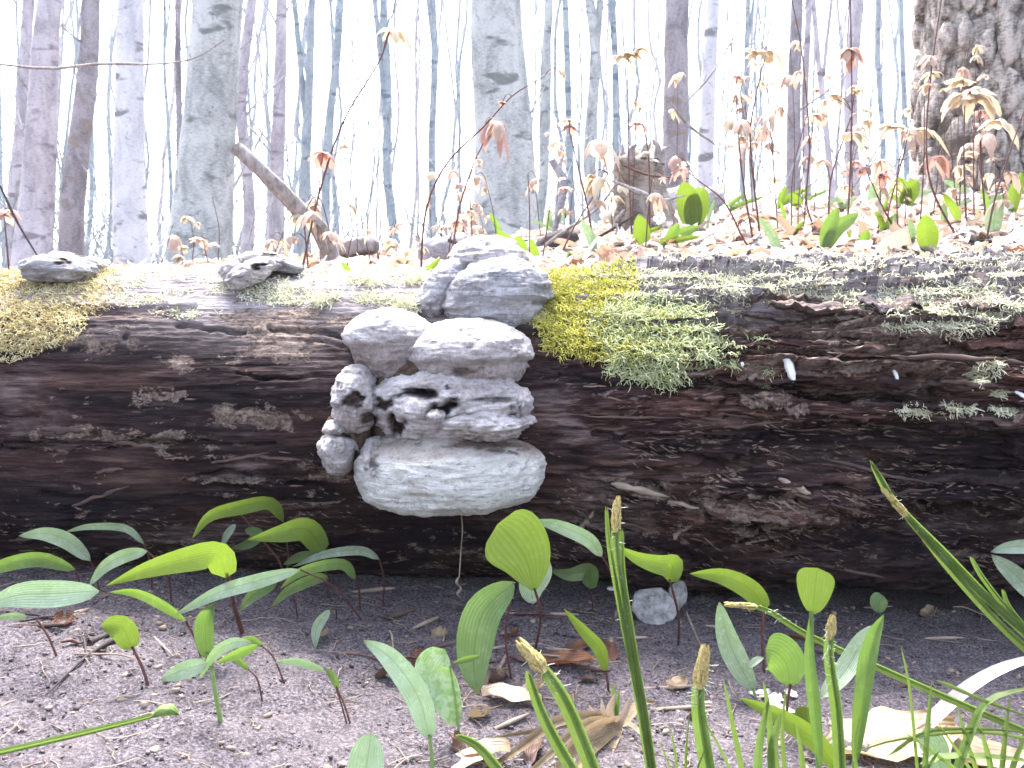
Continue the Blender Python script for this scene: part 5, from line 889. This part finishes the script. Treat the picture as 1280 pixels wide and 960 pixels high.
# ------------------------------------------------------------------ litter, green leaves and flowers behind the log
def bleaf(label, px, d, hpx, w_, mat, lean=0, n_=1, group='green leaves sprouting behind the log'):
    b = b_pt(px, d); o = thing('woodland_plant', label, 'plant', b, group); bx, by = proj(b); bx, by = float(bx), float(by)
    for q in range(n_):
        l2 = lean + (q * 26 if n_ > 1 else 0); P = [b, at(bx + l2 * .35, by - hpx * .5, d - .01), at(bx + l2, by - hpx * (1 - .12 * q), d - .03)]; mb = MB(); blade(mb, P, w_ / F * d * .85, .15, .3, shape=(.6, .6)); mb.put('leaf', mat, o)
BL = [('broad backlit green leaf pair right of the stump', 866, 2.1, 62, 36, B_, -12, 2), ('bright green leaf fan behind the top of the fungus', 650, 1.6, 52, 26, B_, -28, 2), ('thin green leaf rising right behind the fungus top', 672, 1.6, 40, 12, B_, -8, 1), ('yellow green leaf in front of the stump foot', 805, 1.7, 42, 24, B_, -6, 1), ('blue green leaf left of the stump foot', 745, 1.7, 46, 14, L_, -18, 1),
      ('dark backlit green leaf standing on the litter left of the cream leaf', 1030, 1.5, 56, 22, G_, 18, 2), ('upright spoon shaped leaf right of the cream curled leaf', 1162, 1.42, 50, 30, B_, -4, 1), ('tall pale blade before the huge rough tree', 1240, 1.6, 60, 24, L_, 8, 1), ('yellow green leaf at far right under the seedling rosette', 1262, 1.9, 60, 18, B_, 14, 1),
      ('small leaf pair between the twin trunk and domed seedling', 1130, 2.2, 40, 26, B_, -10, 2), ('thin leaf right of the domed seedling', 1200, 1.8, 42, 12, B_, -22, 1), ('pale narrow blade between orange leaf and white litter', 975, 1.5, 48, 14, L_, -26, 1), ('short green tip behind the log left of the fungus', 440, 1.6, 26, 9, B_, -14, 1),
      ('bright slim leaf left of the fungus top', 528, 1.5, 30, 10, B_, 22, 1), ('pale green leaf behind the domed seedling', 1090, 2.3, 34, 20, L_, 8, 1), ('small green leaf low at the foot of the twin trunk', 1000, 2.4, 22, 14, B_, -14, 1), ('green leaf behind the cream curled leaf', 1078, 1.5, 26, 16, G_, 8, 1), ('small leaf cluster right of the yellow stump leaf', 835, 1.75, 28, 16, G_, 14, 2)]
for (lb, px, d, h_, w_, mt, ln, n_) in BL: bleaf(lb, px, d, h_, w_, mt, ln, n_)
gs = random.Random(41); ex = sorted((gs.uniform(600, 1290), gs.uniform(1.5, 2.8), gs.uniform(14, 38)) for _ in range(34))
for k, (px, d, h_) in enumerate(ex): bleaf('%s from the left of the small green sprouts in the litter' % ow(k), px, d, h_, gs.uniform(4, 11), gs.choice([B_, L_, L_, G_]), gs.gauss(0, 16), gs.choice([1, 1, 2]), 'small green sprouts in the litter')
def flower(label, px, py, d, s=.011):
    c = at(px, py, d); b = b_pt(px + 3, d); o = thing('white_flower', label, 'flower', b, 'white spring flowers behind the log'); mb = MB(); tube(mb, [b, c], [.0008, .0006], 4, 6); mb.put('stem', m_gstem, o)
    for q in range(5):
        a = q * 2 * math.pi / 5 + px; h = np.array([math.cos(a), -.35 - .3 * math.sin(a), math.sin(a)]); h /= np.linalg.norm(h); mb = MB(); blade(mb, [c, c + h * s * .5, c + h * s], s * .75, .1, .2, 8, 5, (.6, .35)); mb.put('petal', m_petal, o)
for lb, px, py, d in (('white flower in front of the stump side', 824, 272, 1.75), ('white flower right of the domed seedling', 1136, 266, 1.9), ('white flower low near the domed seedling', 1150, 275, 1.85), ('white flower under the rough tree', 1190, 262, 2.0), ('small white flower at far right behind the litter', 1262, 262, 1.9), ('white flower at the foot of the thin trunk right of stump', 905, 262, 2.1), ('white flower left of the medium brown trunk', 1022, 272, 2.2)): flower(lb, px, py, d, .014)
LV = [('large cream curled dead leaf on the log edge at right', 1105, 322, 1.36, .085, .05, -.2, m_tan, .9, .3), ('white blown litter leaf left of the dark green leaf', 985, 322, 1.38, .06, .045, .5, m_white, .6, .3), ('white folded leaf rim left of the dark red strip', 1065, 340, 1.24, .05, .018, .1, m_white, .8, .1), ('pointed red brown leaf standing on the log edge', 1110, 340, 1.22, .045, .03, .4, m_brown, .8, .5),
      ('long dark red curled leaf strip right of center of the right edge', 1190, 338, 1.22, .11, .022, .15, m_brown, .9, .2), ('white strip leaf lying along the dark red strip', 1215, 338, 1.20, .11, .018, .2, m_white, .8, .2), ('red brown curled leaf at the right picture edge', 1262, 326, 1.26, .07, .03, .3, m_brown, .9, .25), ('white leaf sheet at the far right behind the strip', 1272, 300, 1.4, .07, .05, .0, m_white, .5, .2),
      ('orange dead leaf right of the stump', 915, 322, 1.4, .05, .032, .0, m_orange, .6, .3), ('orange brown leaf left of the yellow stump leaf', 760, 322, 1.4, .03, .03, .9, m_orange, .9, .8), ('pale pink leaf left of the orange dead leaf', 868, 318, 1.45, .045, .03, .2, m_white, .5, .4), ('grey folded leaf before the huge rough tree', 1190, 275, 1.8, .07, .06, .3, m_tan, .5, .5),
      ('white litter leaf just left of the fungus', 430, 330, 1.5, .07, .04, .2, m_white, .5, .2), ('white litter leaf right behind the fungus top', 700, 330, 1.4, .045, .03, .2, m_white, .5, .3), ('brown twig-like leaf on the log edge left of the white leaf', 1000, 338, 1.22, .05, .014, -.1, m_brown, .8, .1), ('pale leaf lying behind the log at left center', 400, 335, 1.5, .05, .03, -.3, m_white, .5, .2)]
for k, (lb, px, py, d, L, W, yw, mt, cu, pt) in enumerate(LV):
    c = at(px, py, d); dleaf(lb, c, L, W, yw, mt, cu, 0, pt, seed=k)
gs = random.Random(8); mids = []
for k in range(98): mids.append((gs.uniform(390, 1290), gs.uniform(1.27, 2.9)))
mids.sort()
for k, (px, d) in enumerate(mids):
    c = b_pt(px, d, .004); s_ = gs.uniform(.035, .07)
    dleaf('%s from the left of the loose pale dead leaves in the litter' % ow(k), c, s_, s_ * gs.uniform(.4, .7), gs.uniform(-1, 1), gs.choice([m_white] * 6 + [m_tan] * 4 + [m_orange, m_brown]), gs.uniform(.3, .9), .003, gs.uniform(-.3, .6), seed=k, group='loose dead leaves in the litter')
# countless small litter leaves
g = np.random.default_rng(77); n_ = 9000; y = 1.2 + 3.2 * g.random(n_) ** 1.6; x = (g.uniform(-150, 1450, n_) - 640) / F * y; z = h_ground(x, y) + .004
nl, nw = 4, 3; t = np.linspace(-.5, .5, nl); u = np.linspace(-1, 1, nw); L = g.uniform(.018, .055, n_); W = L * g.uniform(.15, .3, n_); a = g.uniform(0, 6.3, n_); tl = g.normal(0, .4, n_)
lx_ = (t[None, :, None] * L[:, None, None]) + 0 * u; ly_ = u[None, None] * W[:, None, None] * np.array([.4, 1, .9, .15])[None, :, None]; lz_ = np.abs(u)[None, None] * W[:, None, None] * g.uniform(-.3, .9, (n_, 1, 1)) + lx_ * tl[:, None, None] + np.cos(t * 5)[None, :, None] * W[:, None, None] * g.uniform(-.5, .8, (n_, 1, 1))
V = np.stack([lx_ * np.cos(a)[:, None, None] - ly_ * np.sin(a)[:, None, None] + x[:, None, None], lx_ * np.sin(a)[:, None, None] + ly_ * np.cos(a)[:, None, None] + y[:, None, None], lz_ + z[:, None, None] + .003], -1)
f = grid_faces(nl, nw)
pick = g.choice(4, n_, p=[.45, .25, .10, .20])
for q, (mt, nm) in enumerate(((m_white, 'bleached'), (m_tan, 'tan'), (m_orange, 'orange brown'), (m_white, 'dry pinkish'))):
    k = np.where(pick == q)[0]; put('leaf_litter', V[k].reshape(-1, 3), (f[None] + (np.arange(len(k)) * nl * nw)[:, None, None]).reshape(-1, 4), mt, None, label='%s small dead leaves covering the forest floor behind the log' % nm, cat='leaf litter', kind='stuff')

# ------------------------------------------------------------------ volume added to imitate lens glare over the far trunks
X0, X1, Y0, Y1, Z0, Z1 = -322., 322., -42., 422., -6.0, 16.0
put('glare_veil', [(x, y, z) for x in (X0, X1) for y in (Y0, Y1) for z in (Z0, Z1)], [(0, 1, 3, 2), (4, 6, 7, 5), (0, 4, 5, 1), (2, 3, 7, 6), (0, 2, 6, 4), (1, 5, 7, 3)], m_glare, smooth=False, kind='stuff', label='thin volume added to imitate lens glare over the far trunks', cat='glare_veil')
